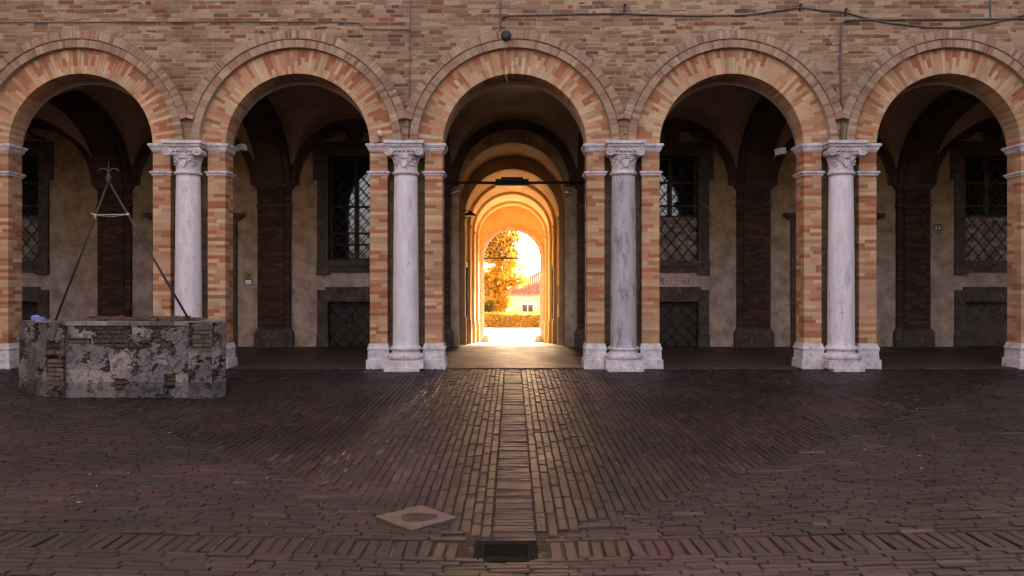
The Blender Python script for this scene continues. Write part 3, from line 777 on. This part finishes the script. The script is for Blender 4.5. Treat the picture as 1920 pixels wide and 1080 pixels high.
# tie rod across the portal, doors and boards in the passage
t = MB(); t.tube([(-1.95, BACK-.25, 4.17), (-.4, BACK-.25, 4.155), (.4, BACK-.25, 4.155), (1.95, BACK-.25, 4.17)], .035, 8)
t.build('tie_rod', M['iron'], B)
for (s_, y0, y1, h_) in ((-1, 6.6, 7.7, 2.3), (1, 7.0, 8.2, 2.6), (-1, 11.0, 12.2, 2.2), (1, 14.4, 15.4, 2.2)):
    d = MB(); zf = ramp_z(y1)-.03
    d.box(*sorted((s_*(PW2-.07), s_*(PW2+.01))), y0-.14, y0, zf, h_); d.box(*sorted((s_*(PW2-.07), s_*(PW2+.01))), y1, y1+.14, zf, h_); d.box(*sorted((s_*(PW2-.07), s_*(PW2+.01))), y0-.14, y1+.14, h_+.001, h_+.16)
    o = d.build('passage_doorway', M['dark_stone'], B)
    d = MB(); d.box(*sorted((s_*(PW2-.02), s_*(PW2+.01))), y0, y1, zf, h_); d.build('door_leaf', M['wood'], o)

# ------------------------------------------------------------------ things on and in front of the building
F = lambda px, py, y=-.02: ((px-960)/1450*(14.5+y), y, 1.5+(540-py)/1450*(14.5+y))
def boxed(name, label, cat, mat, boxes, group=None):
    b = MB()
    for q in boxes: b.box(*q)
    return tag(b.build(name, mat), label, cat, group)
nb = MB()
for (s_, y0, z0, wd, hh) in ((1, 11.4, 1.15, .5, .8),):
    pass
for s_, y0, z0, wd, hh, lab in ((-1, 14.2, .75, .7, 1.3, 'tall dark framed notice board on the left wall of the golden passage'), (1, 11.3, .9, .5, .75, 'dark framed notice board on the right passage wall, nearer the portico'), (1, 17.2, .55, .5, .8, 'small framed notice board on the right passage wall, nearer the garden door')):
    o = tag(empty('notice_board', (s_*PW2, y0+wd/2, z0)), lab, 'notice board')
    b = MB(); xo = -s_*.03
    for (a0, a1, c0, c1) in ((-wd/2, wd/2, 0, .05), (-wd/2, wd/2, hh-.05, hh), (-wd/2, -wd/2+.05, .05, hh-.05), (wd/2-.05, wd/2, .05, hh-.05)): b.box(*sorted((0, -s_*.05)), a0, a1, c0, c1)
    b.build('frame', M['wood'], o); b = MB(); b.box(*sorted((0, -s_*.03)), -wd/2+.05, wd/2-.05, .05, hh-.05); b.build('panel', M['white'], o)

# cables
def cable(name, label, pts, r, mat='cable', y=-.03, cat='cable'):
    b = MB(); P = [F(px, py, y) for px, py in pts]
    # smooth a little by subdivision
    Q = []
    for i in range(len(P)-1):
        for t in (0, .5): Q.append(tuple(P[i][k]*(1-t)+P[i+1][k]*t for k in range(3)))
    Q.append(P[-1]); b.tube(Q, r, 6)
    return tag(b.build(name, M[mat]), label, cat)
cable('wall_cable', 'long dark cable sagging across the brick wall above the right arches', [(939, 40), (941, 33), (950, 29.5), (1050, 27), (1168, 25), (1200, 27), (1300, 29.5), (1400, 28), (1450, 21), (1500, 14), (1540, 19), (1585, 23), (1620, 33), (1660, 42), (1740, 51), (1800, 51.5), (1860, 43), (1925, 27)], .016)
cable('wall_cable', 'dark vertical cable dropping from the top edge to the round siren', [(938, -8), (938, 30), (938, 60), (939, 71), (944, 78), (949, 79)], .014)
cable('wall_conduit', 'grey conduit rising above the fourth column then turning right along the wall', [(1540, 269), (1562, 267), (1574, 266), (1578, 258), (1578, 200), (1576, 120), (1577, 52), (1579, 42), (1588, 37.5), (1700, 36.5), (1800, 36), (1925, 35)], .018, 'cable', -.03, 'conduit')
cable('wall_cable', 'thin greenish vertical cable above the second column', [(769, -8), (769, 60), (768, 150), (767, 240), (766, 258)], .009)
cable('wall_cable', 'thin dark cable running level above the two left arches', [(-5, 42), (150, 41.5), (400, 41), (560, 41), (672, 42.5), (680, 48), (683, 54), (720, 55.5), (769, 55.5)], .009)
cable('hanging_wire', 'pale wire hanging over the crown of the centre arch', [(946, 80), (947, 100), (948, 125), (948, 140), (950, 149), (953, 155)], .004, 'rope', -.10)
cable('hanging_wire', 'rusty wire hanging beside the pale one at the centre arch', [(967, 60), (966, 80), (966, 100), (965, 120), (964, 128)], .006, 'rust', -.10)
cable('wall_cable', 'short vertical cable at the top right edge of the wall', [(1857, -8), (1857, 12), (1857, 33)], .010)
for px, py in ((1171, 14), (1500, 13), (1585, 22)):
    b = MB(); x, y, z = F(px, py, -.02); b.box(x-.012, x+.012, -.06, .03, z-.08, z+.03); b.lathe([(.02, -.02), (.03, 0), (.02, .025)], (x, -.06, z+.03), 8)
    tag(b.build('cable_hook', M['iron']), {1171: 'iron hook holding the cable right of the centre arch', 1500: 'iron hook at the peak of the cable above the fourth arch', 1585: 'iron hook holding the cable above the fourth column'}[px], 'hook')
x, y, z = F(949, 68, -.08)
o = tag(empty('alarm_siren', (x, 0, z)), 'dark round alarm siren fixed on the hood moulding of the centre arch', 'siren')
b = MB(); b.lathe([(.02, -.17), (.06, -.165), (.092, -.15), (.10, -.12), (.095, -.09), (.06, -.07), (.05, .02)], (0, 0, 0), 20, axis='Y'); b.build('horn', M['black'], o)
b = MB(); b.tube([(.05, -.1, -.05), (.11, -.1, -.09), (.16, -.09, -.11)], .012, 6); b.tube([(-.05, -.1, -.08), (0, -.1, -.12), (.06, -.1, -.10)], .01, 6); b.build('bracket', M['iron'], o)
x, y, z = F(712.5, 251, -.12)
o = tag(empty('wall_lamp', (x, 0, z)), 'round pale globe lamp on a curved pipe above the second column impost', 'wall lamp')
b = MB(); b.lathe([(.002, -.08), (.04, -.072), (.06, -.045), (.065, 0), (.06, .03), (.03, .045)], (0, -.12, 0), 18, axis='Y'); b.build('globe', M['globe'], o)
b = MB(); b.tube([(.005, -.10, -.06), (.01, -.10, -.10), (0, -.09, -.135), (-.05, -.06, -.155), (-.13, -.03, -.16)], .013, 8); b.build('pipe', M['iron'], o)
# floodlights in the portico
def flood(px, py, yw, lab, s_, ln=.26):
    sc = (14.5+yw)/1450; x, z = (px-960)*sc, 1.5+(540-py)*sc
    o = tag(empty('floodlight', (x, yw, z)), lab, 'floodlight', 'floodlights under the portico')
    b = MB(); b.obox((0, -.02, 0), (.075, -.03*s_, .015), (.025*s_, .07, 0), (-.012, 0, .06)); b.build('housing', M['lamp_grey'], o)
    b = MB(); b.tube([(-.02*s_, .05, 0), (-.12*s_, .06, .02), (-.30*s_, .1, .04)], .012, 6); b.build('arm', M['iron'], o)
    return o
flood(453, 278, .75, 'pale floodlight behind the impost left of the second arch', 1)
flood(1463, 284, .75, 'whitish floodlight behind the impost right of the fourth arch', -1)
for px, s_, lab in ((853, 1, 'small dark floodlight with a white tube on the left jamb of the passage'), (1067, -1, 'small dark floodlight with a white tube on the right jamb of the passage')):
    sc = (14.5+BACK-.3)/1450; x, z = (px-960)*sc, 1.5+(540-360)*sc
    o = tag(empty('spotlight', (x, BACK-.3, z)), lab, 'spotlight', 'spotlights beside the passage')
    b = MB(); b.obox((0, 0, 0), (.07, 0, .04*s_), (0, .08, 0), (-.02*s_, 0, .035)); b.tube([(0, .05, .02), (-.05*s_, .2, .02)], .015, 6); b.build('body', M['black'], o)
    b = MB(); b.obox((0, -.085, -.02), (.075, 0, .043*s_), (0, .008, 0), (-.006*s_, 0, .011)); b.build('tube', M['white'], o)
sc = (14.5+8.8)/1450; x, z = (881-960)*sc, 1.5+(540-402)*sc
o = tag(empty('hanging_lamp', (x, 8.8, z)), 'flat dark lamp on a bracket from the left wall of the passage', 'lamp')
b = MB(); b.lathe([(.02, .09), (.05, .08), (.17, .0), (.20, -.04), (.19, -.045), (.02, -.02)], (0, 0, 0), 20); b.build('lamp_shade', M['iron'], o)
b = MB(); b.tube([(0, 0, .08), (-.03, 0, .12), (-.2, 0, .12), (-(PW2+x)+.0, 0, .08)], .014, 6); b.build('bracket', M['iron'], o)
o = tag(empty('strip_light', (0, BACK-.25, 4.155)), 'dark strip light clamped to the middle of the tie rod', 'strip light')
b = MB(); b.box(-.42, .42, -.07, .07, .035, .09); b.box(-.28, .28, -.06, .06, .09, .14); b.build('housing', M['iron'], o)
b = MB(); b.box(-.43, .43, -.055, .055, -.075, -.036); b.build('diffuser', M['black'], o)

# notices
x0, z1 = P2(458, 513); x1, z0 = P2(475, 534)
o = tag(empty('notice_sign', ((x0+x1)/2, BACK, (z0+z1)/2)), 'small yellow and black notice above a white card on the plaster wall', 'sign')
b = MB(); b.box(-.115, .115, -.02, 0, .0, .15); b.build('plate', M['yellow_sign'], o)
b = MB(); 
for q in (.135, .09, .06, .035, .0): b.box(-.10 if q != .135 else -.11, rnd(.05, .1) if q != .135 else .11, -.024, -.0205, q, q+.013)
b.obox((0, -.0225, .122), (.022, 0, 0), (0, .002, 0), (0, 0, .02)); b.build('print', M['black'], o)
b = MB(); b.box(-.10, .10, -.02, 0, -.15, -.004); b.build('card_holder', M['black'], o)
b = MB(); b.box(-.078, .078, -.026, -.0205, -.13, -.02); b.build('card', M['white'], o)
x0, z1 = P2(1750, 419.5); x1, z0 = P2(1766, 446)
o = tag(empty('toilet_sign', ((x0+x1)/2, BACK, (z0+z1)/2)), 'black pictogram sign on the plaster wall behind the rightmost arch', 'sign')
b = MB(); b.box(-.11, .11, -.015, 0, -.18, .18); b.build('plate', M['lamp_grey'], o)
b = MB(); b.box(-.095, .095, -.02, -.0155, .0, .165); b.box(-.09, .09, -.02, -.0155, -.05, -.03); b.box(-.09, .06, -.02, -.0155, -.10, -.085); b.build('print', M['black'], o)
b = MB()
for sx in (-.05, .045):
    b.box(sx-.018, sx+.018, -.025, -.0205, .03, .095); b.lathe([(.001, -.004), (.016, -.002), (.016, .004)], (sx, -.0215, .118), 10, axis='Y')
b.box(-.004, .004, -.025, -.0205, .02, .14); b.build('pictogram', M['white'], o)

# ------------------------------------------------------------------ the well
W = tag(empty('old_well', (-5.7, -2.25, 0)), 'crumbling grey rendered well with an iron frame before the left arch', 'well')
ox, oy = -5.7, -2.25
def wl(p): return [(x-ox, y-oy) for x, y in p]
def relief(b, pa, pb, z0, z1, amp, nx, nz, holes=(), seed=0, dark=1.0):
    # rubble wall with layers of lost and surviving render: colour and depth come from the same patches
    (xa, ya), (xb, yb) = pa, pb; d = Vector((xb-xa, yb-ya, 0)); nrm = Vector((d.y, -d.x, 0)).normalized(); LN = d.length
    base = len(b.v); cols_ = {}
    for j in range(nz+1):
        for i in range(nx+1):
            u, v = i/nx, j/nz; p = Vector((xa, ya, 0))+d*u; z = z0+(z1-z0)*v
            q = Vector((u*LN+seed*7.3, seed*3.1, z))
            n1 = mnoise.fractal(q*1.9, .9, 2.1, 5); n2 = mnoise.fractal(q*3.3+Vector((9, 2, 5)), .8, 2.1, 6); n3 = mnoise.fractal(q*11+Vector((3, 7, 1)), .7, 2, 5)
            dsp = amp*.25*n1+.006*n3
            top = max(0, (z-.62)/.36); lost = n2+.30*top-.05 > .19
            if lost:
                row = (z+.012*n1)/.068; off = .13*(int(row) % 2); cell = ((u*LN+off+.02*n2)/.21) % 1; fz = row % 1
                joint = fz < .2 or cell < .09
                dsp -= .020+(.016 if joint else .006*mnoise.cell(Vector((int(row), int((u*LN+off)/.21), seed))))
                t = (.040, .031, .027) if joint else random.choice([(.085, .062, .052), (.11, .08, .066), (.07, .055, .05)])
                if top > .2: t = random.choice([(.06, .052, .046), (.045, .038, .034), (.12, .10, .09), (.075, .06, .056)])
            else:
                k = mnoise.noise(q*2.2+Vector((1, 8, 3)))
                t = (.20, .172, .174) if k < -.05 else (.265, .225, .22) if k < .18 else (.36, .305, .29)
                edge = n2+.30*top-.05
                if edge > .12: t = tuple(x*1.25 for x in t)
                if n3 > .35: t = tuple(x*.55 for x in t)
                if abs(mnoise.noise(q*2.6+Vector((4, 4, 4)))) < .012: dsp -= .015; t = (.05, .042, .04)
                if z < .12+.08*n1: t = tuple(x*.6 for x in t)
            for (cu, cz, hu, hz, dp) in holes:
                if abs(p.x-cu) < hu and abs(z-cz) < hz: dsp -= dp; t = (.05, .035, .03)
            fade = min(1, .25+6*u, .25+6*(1-u))
            b.v.append(tuple(p+nrm*dsp*fade+Vector((0, 0, z+(rnd(-.006, .006) if j == nz else 0)))))
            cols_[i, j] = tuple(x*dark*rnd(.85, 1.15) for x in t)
    for j in range(nz):
        for i in range(nx): b.face((base+j*(nx+1)+i, base+j*(nx+1)+i+1, base+(j+1)*(nx+1)+i+1, base+(j+1)*(nx+1)+i), cols_[i, j])
TOP = .985
plan = wl([(-6.50, -3.26), (-4.60, -3.26), (-4.32, -3.02), (-4.62, -2.2), (-5.1, -1.65), (-6.6, -1.65), (-7.35, -2.1), (-7.46, -2.68)])
b = MB()
holes = [(-4.98-ox, .14, .075, .11, .10), (-6.28-ox, .72, .16, .035, .06), (-5.3-ox, .70, .05, .05, -.03)]
for i in range(8):
    L = (Vector(plan[(i+1) % 8])-Vector(plan[i])).length
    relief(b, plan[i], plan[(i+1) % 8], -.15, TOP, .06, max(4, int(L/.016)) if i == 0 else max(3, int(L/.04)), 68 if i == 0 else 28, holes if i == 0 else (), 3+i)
b.v = [tuple(v) for v in b.v]
inner = [(x*.80, y*.74) for x, y in plan]; n0 = len(b.v)
b.v += [(x, y, TOP) for x, y in plan]+[(x, y, TOP) for x, y in inner]+[(x, y, .2) for x, y in inner]
for i in range(8):
    j = (i+1) % 8; b.face((n0+i, n0+j, n0+8+j, n0+8+i), (.2, .17, .16)); b.face((n0+8+i, n0+8+j, n0+16+j, n0+16+i), (.1, .085, .08))
b.build('well_wall', M['well'], W)
rim = MB()
for i in range(8):
    a, c = Vector(plan[i]), Vector(plan[(i+1) % 8]); L = (c-a).length; k = max(1, int(L/.30)); dn = (c-a).normalized(); nn = Vector((dn.y, -dn.x))
    for q in range(k):
        p0 = a+(c-a)*(q/k); p1 = a+(c-a)*((q+1)/k); o1 = nn*rnd(.0, .02); i1 = -nn*rnd(.22, .27); z1 = TOP+rnd(.012, .032)
        e0 = dn*.006
        rim.hexa([(*(p0+o1+e0), TOP-.03), (*(p1+o1-e0), TOP-.03), (*(p1+i1-e0), TOP-.03), (*(p0+i1+e0), TOP-.03), (*(p0+o1+e0), z1), (*(p1+o1-e0), z1+rnd(-.006, .006)), (*(p1+i1-e0), z1), (*(p0+i1+e0), z1)], shade(random.choice([(.30, .25, .24), (.2, .165, .16), (.14, .115, .11)])))
rim.build('rim', M['well'], W)
for poly, sd in (([(-7.51, -2.72), (-6.76, -3.27), (-6.48, -3.31), (-6.50, -3.1), (-7.1, -2.7)], 11), ([(-4.69, -3.30), (-4.34, -3.31), (-4.21, -3.14), (-4.28, -2.92), (-4.5, -2.8)], 23)):
    b = MB(); P = wl(poly)
    for i in range(len(P)):
        L = (Vector(P[(i+1) % len(P)])-Vector(P[i])).length
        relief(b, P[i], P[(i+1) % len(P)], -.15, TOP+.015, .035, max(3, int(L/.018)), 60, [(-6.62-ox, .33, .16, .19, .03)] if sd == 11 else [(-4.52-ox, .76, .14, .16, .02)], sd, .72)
    n0 = len(b.v); b.v += [(x, y, TOP+.015) for x, y in P]; b.face(tuple(n0+i for i in range(len(P))), (.22, .19, .18))
    b.build('corner_pier', M['well'], W)
def ebricks(x0, x1, y, z0, z1, col, hh=.062):
    eb = MB(); z = z0
    while z < z1:
        x = x0+rnd(0, .05)
        while x < x1:
            L = min(rnd(.10, .24), x1-x+.02)
            if random.random() < .92: eb.box(x-ox+.004, x+L-ox-.006, y-oy-rnd(0, .018), y-oy+.10, z+.005, z+hh-.009, shade(col, .7, 1.3), .005)
            x += L
        z += hh
    eb.build('exposed_brick', M['brick'], W)
ebricks(-6.78, -6.50, -3.285, .10, .56, (.155, .105, .08)); ebricks(-4.66, -4.36, -3.30, .58, .93, (.13, .10, .08)); ebricks(-5.05, -4.92, -3.22, .08, .24, (.10, .055, .04)); ebricks(-6.44, -6.16, -3.25, .69, .75, (.14, .10, .08))
cv = MB()
for i in range(40):
    x, y = rnd(-.95, .75), rnd(-.6, .25); a = rnd(0, 3.14); L = rnd(.06, .2)
    cv.obox((x, y, TOP+rnd(.005, .05)), (L*math.cos(a), L*math.sin(a), rnd(-.02, .02)), (-.05*math.sin(a), .05*math.cos(a), 0), (0, 0, .012))
cv.prism([(x*.97, y*.97) for x, y in inner], TOP-.04, TOP-.01)
cv.build('rusty_cover', M['rust'], W)
A = Vector((-6.13-ox, -2.75-oy, 3.12)); FL = Vector((-7.02-ox, -2.62-oy, TOP)); FR = Vector((-4.80-ox, -2.95-oy, TOP))
fr_ = MB()
fr_.tube([FL, FL.lerp(A, .5)+Vector((.01, 0, .01)), A], [.017, .016, .015], 8); fr_.tube([FR, FR.lerp(A, .5), A], [.019, .018, .016], 8)
fr_.lathe([(.02, -.06), (.032, -.02), (.035, .06), (.022, .10), (.014, .12)], tuple(A), 10)
fr_.tube([A, A+Vector((0, 0, .3))], [.012, .005], 6)
for s_ in (-1, 1):
    pts = []
    for i in range(14):
        t = i/13; an = -math.pi*.35+t*math.pi*1.25
        pts.append(A+Vector((s_*(.085-.075*math.cos(an)), 0, .12+.075*math.sin(an))))
    fr_.tube(pts, .011, 6)
fr_.build('iron_frame', M['iron'], W)
tq = (2.61-TOP)/(A.z-TOP); ra, rb_ = FL.lerp(A, tq), FR.lerp(A, tq); off = Vector((ox, oy, 0))
r_ = MB(); r_.tube([ra+off+Vector((-.06, -.02, .03)), ra+off+Vector((0, -.03, 0)), rb_+off+Vector((0, -.03, .0))], .008, 6); r_.tube([ra+off+Vector((0, -.03, 0)), ra.lerp(rb_, .5)+off+Vector((0, -.03, -.035)), rb_+off+Vector((0, -.03, 0))], .004, 5)
r_.tube([ra+off+Vector((.0, -.03, 0)), ra+off+Vector((.02, -.03, -.08))], .008, 6); r_.lathe([(.005, -.03), (.03, 0), (.005, .03)], tuple(ra+off+Vector((0, 0, 0))), 8); r_.lathe([(.005, -.03), (.03, 0), (.005, .03)], tuple(rb_+off), 8)
tag(r_.build('rope', M['rope']), 'white rope tied level between the two iron rods of the well', 'rope')
bc = MB(); bc.lathe([(.04, 0), (.055, .0), (.06, .05), (.062, .07), (.045, .085), (.03, .09)], (-7.16, -2.88, TOP+.016), 12); bc.box(-7.13, -7.04, -2.93, -2.83, TOP+.016, TOP+.075, jit=.006)
tag(bc.build('crumpled_carton', M['blue']), 'small crumpled blue carton lying on the left corner of the well', 'carton')

# ------------------------------------------------------------------ drain and stone cover in the paving
zd = gz(*DR)
D = tag(empty('drain_grate', (DR[0], DR[1], zd)), 'dark iron drain grate set in the paving at the front centre', 'drain')
b = MB()
for (a0, a1, c0, c1) in ((-.21, .21, -.20, -.12), (-.21, .21, .12, .20), (-.21, -.145, -.12, .12), (.145, .21, -.12, .12)): b.box(a0, a1, c0, c1, -.05, .004)
for s_ in (-1, 1):
    b.box(s_*.178-.006, s_*.178+.006, -.18, .18, .003, .010)
b.build('frame', M['drain_iron'], D)
for i in range(6):
    b = MB(); y = -.10+i*.04; b.hexa([(-.145, y-.009, -.04), (.145, y-.009, -.04), (.145, y+.009, -.04), (-.145, y+.009, -.04), (-.145, y-.009, .001), (.145, y-.009, .001), (.145, y+.009, .001), (-.145, y+.009, .001)]); b.build('bar', M['drain_iron'], D)
b = MB(); b.box(-.145, .145, -.12, .12, -.05, -.0105); b.build('pit_shade_plate', M['black'], D)  # black plate just under the bars stands for the shade inside the drain
zs_ = gz(*SLAB)
SL = tag(empty('stone_cover', (SLAB[0], SLAB[1], zs_)), 'pale diamond shaped stone cover with a worn round hollow in the paving', 'stone cover')
b = MB(); a, c = .305, .31; n = 32
oc = [(a, 0), (0, c), (-a, 0), (0, -c)]
def onper(t):
    k = int(t*4) % 4; f_ = t*4-int(t*4); p, q = oc[k], oc[(k+1) % 4]; return (p[0]*(1-f_)+q[0]*f_, p[1]*(1-f_)+q[1]*f_)
n0 = len(b.v)
for i in range(n):
    x, y = onper(i/n); jx, jy = rnd(-.008, .008), rnd(-.008, .008); b.v += [(x+jx, y+jy, -.05), (x+jx, y+jy, .016+gz(SLAB[0]+x, SLAB[1]+y)-zs_)]
for i in range(n):
    t = 2*math.pi*i/n; k = 1+.08*math.sin(3*t+1); b.v.append((.14*k*math.cos(t)+.02, .12*k*math.sin(t), .015))
for i in range(n):
    t = 2*math.pi*i/n; b.v.append((.095*math.cos(t)+.02, .085*math.sin(t)+.01, -.006+rnd(-.003, .003)))
b.v.append((0, 0, -.009))
hl = MB(); hl.v = b.v[n0+2*n:]
for i in range(n):
    j = (i+1) % n
    b.face((n0+2*i, n0+2*j, n0+2*j+1, n0+2*i+1)); b.face((n0+2*i+1, n0+2*j+1, n0+2*n+j, n0+2*n+i))
    hl.face((i, j, n+j, n+i), smooth=True); hl.face((n+i, n+j, 2*n), smooth=True)
M['hollow'] = simple('shade_darkened_hollow', (.03, .021, .019), (.06, .043, .038), 11, .9, .9, .03)  # darker tone puts the shallow dish's shading into its colour
M['cover'] = simple('worn_cover_stone', (.055, .039, .034), (.085, .062, .054), 5, .8, .7, .015, c3=(.035, .025, .022))
b.build('slab', M['cover'], SL); hl.build('hollow', M['hollow'], SL)

# ------------------------------------------------------------------ garden beyond the door
for s_, lab in ((-1, 'low rounded guard stone at the left foot of the garden door'), (1, 'low rounded guard stone at the right foot of the garden door')):
    b = MB(); b.lathe([(.19, 0), (.18, .12), (.15, .26), (.10, .36), (.04, .40)], (s_*1.22, YE-.30, -1.09), 16)
    tag(b.build('guard_stone', M['stone']), lab, 'guard stone', 'guard stones at the garden door')
def leaves(b, fn, n, s0, s1):
    for i in range(n):
        c = Vector(fn()); s_ = rnd(s0, s1)
        u = Vector((rnd(-1, 1), rnd(-1, 1), rnd(-1, 1))).normalized(); v = u.cross(Vector((rnd(-1, 1), rnd(-1, 1), rnd(-1, 1)))).normalized()
        n0 = len(b.v); b.v += [tuple(c-u*s_), tuple(c+v*s_*.55), tuple(c+u*s_), tuple(c-v*s_*.55)]; b.face((n0, n0+1, n0+2, n0+3))
hd = tag(empty('hedge', (0, 36.6, -1.1)), 'clipped golden hedge across the garden beyond the passage', 'hedge')
b = MB()
def hf():
    x = rnd(-6, 6); k = random.random()
    z = .96+.05*mnoise.noise(Vector((x*1.5, 0, 0)))
    return (x, rnd(-.5, -.38), rnd(0, z)) if k < .6 else ((x, rnd(-.5, .5), z+rnd(-.05, .05)) if k < .85 else (x, rnd(-.4, .5), rnd(0, z)))
leaves(b, hf, 9000, .04, .08); b.build('foliage', M['hedge_leaf'], hd)
b = MB(); b.box(-6, 6, -.33, .4, .02, .86); b.build('inner_twigs', M['bark'], hd)
def tree(name, loc, blobs, n, s0, s1, mat, lab, cat, trunk):
    o = tag(empty(name, loc), lab, cat); b = MB()
    def f():
        c, r = random.choice(blobs); 
        while True:
            p = Vector((rnd(-1, 1), rnd(-1, 1), rnd(-1, 1)))
            if .25 < p.length < 1: break
        return (c[0]+p.x*r[0], c[1]+p.y*r[1], c[2]+p.z*r[2])
    leaves(b, f, n, s0, s1); b.build('crown', mat, o)
    b = MB()
    for pts, rs in trunk: b.tube(pts, rs, 8)
    b.build('trunk', M['bark'], o); return o
bl = []
for i in range(110):
    z = rnd(2.6, 10.2); rr = 3.1*(1-abs((z-5.6)/5.5)); a = rnd(0, 6.28); q = rnd(.2, 1)*rr
    bxo = q*math.cos(a); lim = .25 if z < 5 else 2.1 if z < 7 else 1.2
    if bxo > lim: bxo = lim-rnd(0, .6)
    bl.append(((bxo, q*math.sin(a), z), (rnd(.5, .95), rnd(.5, .95), rnd(.3, .55))))
trunk = [([(0, 0, -.2), (.1, 0, 3), (.0, .1, 6), (.1, 0, 9)], [.28, .2, .13, .04])]
for i in range(9):
    z = 3.2+i*.6; a = 2.2+i*1.1; trunk.append(([(.05, 0, z), (1.2*math.cos(a), 1.2*math.sin(a), z+.35), (2.4*math.cos(a), 2.4*math.sin(a), z+.4)], [.09, .05, .02]))
tree('autumn_tree', (-1.1, 42.5, -3.3), bl, 21000, .08, .17, M['gold_leaf'], 'golden leaved autumn tree standing behind the hedge beyond the passage', 'tree', trunk)
tree('shrub', (-1.75, 39.2, -1.9), [((rnd(-.5, .5), rnd(-.4, .4), rnd(.9, 2.3)), (.38, .35, .3)) for i in range(9)], 1500, .05, .10, M['green_leaf'], 'olive green shrub behind the left end of the hedge', 'shrub', [([(0, 0, 0), (0, 0, 1.6)], [.06, .02])])
tree('shrub', (-.22, 40.0, -2.4), [((rnd(-.3, .3), rnd(-.3, .3), rnd(1.0, 2.2)), (.33, .3, .3)) for i in range(8)], 1300, .04, .09, M['green_leaf'], 'small round shrub behind the middle of the hedge', 'shrub', [([(0, 0, 0), (0, 0, 1.5)], [.06, .02])])
H = tag(empty('garden_house', (0, 47.5, -3.4)), 'pale pink house with a red tiled hip roof behind the hedge and tree', 'house')
b = MB(); wall_holes(b, -.3, 10, 0, 4.4, [(.75, 1.75, 0, 3.55)], 0); b.box(-.3, 10, .3, 7, 0, 4.39); b.build('wall', M['house'], H)
b = MB(); b.box(.75, 1.75, .1, .14, 0, 3.55); b.build('window_pane', M['glass'], H)
b = MB()
for x in (.75, 1.22, 1.69): b.box(x, x+.06, .03, .09, 0, 3.55)
for z in (2.2, 2.9): b.box(.75, 1.75, .04, .08, z, z+.05)
b.box(.60, 1.90, -.06, .0, 3.56, 3.68)
b.tube([(1.25-.62*math.cos(math.pi*i/12), -.03, 3.62+.42*math.sin(math.pi*i/12)) for i in range(13)], .06, 6); b.build('window_frame', M['white'], H)
b = MB(); e0, e1 = -.8, 10.5; n = 64
b.v += [(e0, -.5, 4.4), (e1, -.5, 4.4), (e1, 7.5, 4.4), (e0, 7.5, 4.4), (3.6, 3.5, 6.9), (7, 3.5, 6.9)]
for q in ((0, 1, 5, 4), (1, 2, 5), (2, 3, 4, 5), (3, 0, 4)): b.face(q)
for i in range(n):
    x = e0+(e1-e0)*(i+.5)/n; k = min(1, (x-e0)/(3.6-e0), (e1-x)/(e1-7)); b.tube([(x, -.5, 4.42), (x+(5.3-x)*0, -.5+4*k, 4.42+2.5*k)], .05, 5)
b.tube([(e0, -.5, 4.42), (3.6, 3.5, 6.92), (7, 3.5, 6.92), (e1, -.5, 4.42)], .12, 6); b.box(e0, e1, -.5, 7.5, 4.28, 4.395); b.build('roof', M['tile'], H)
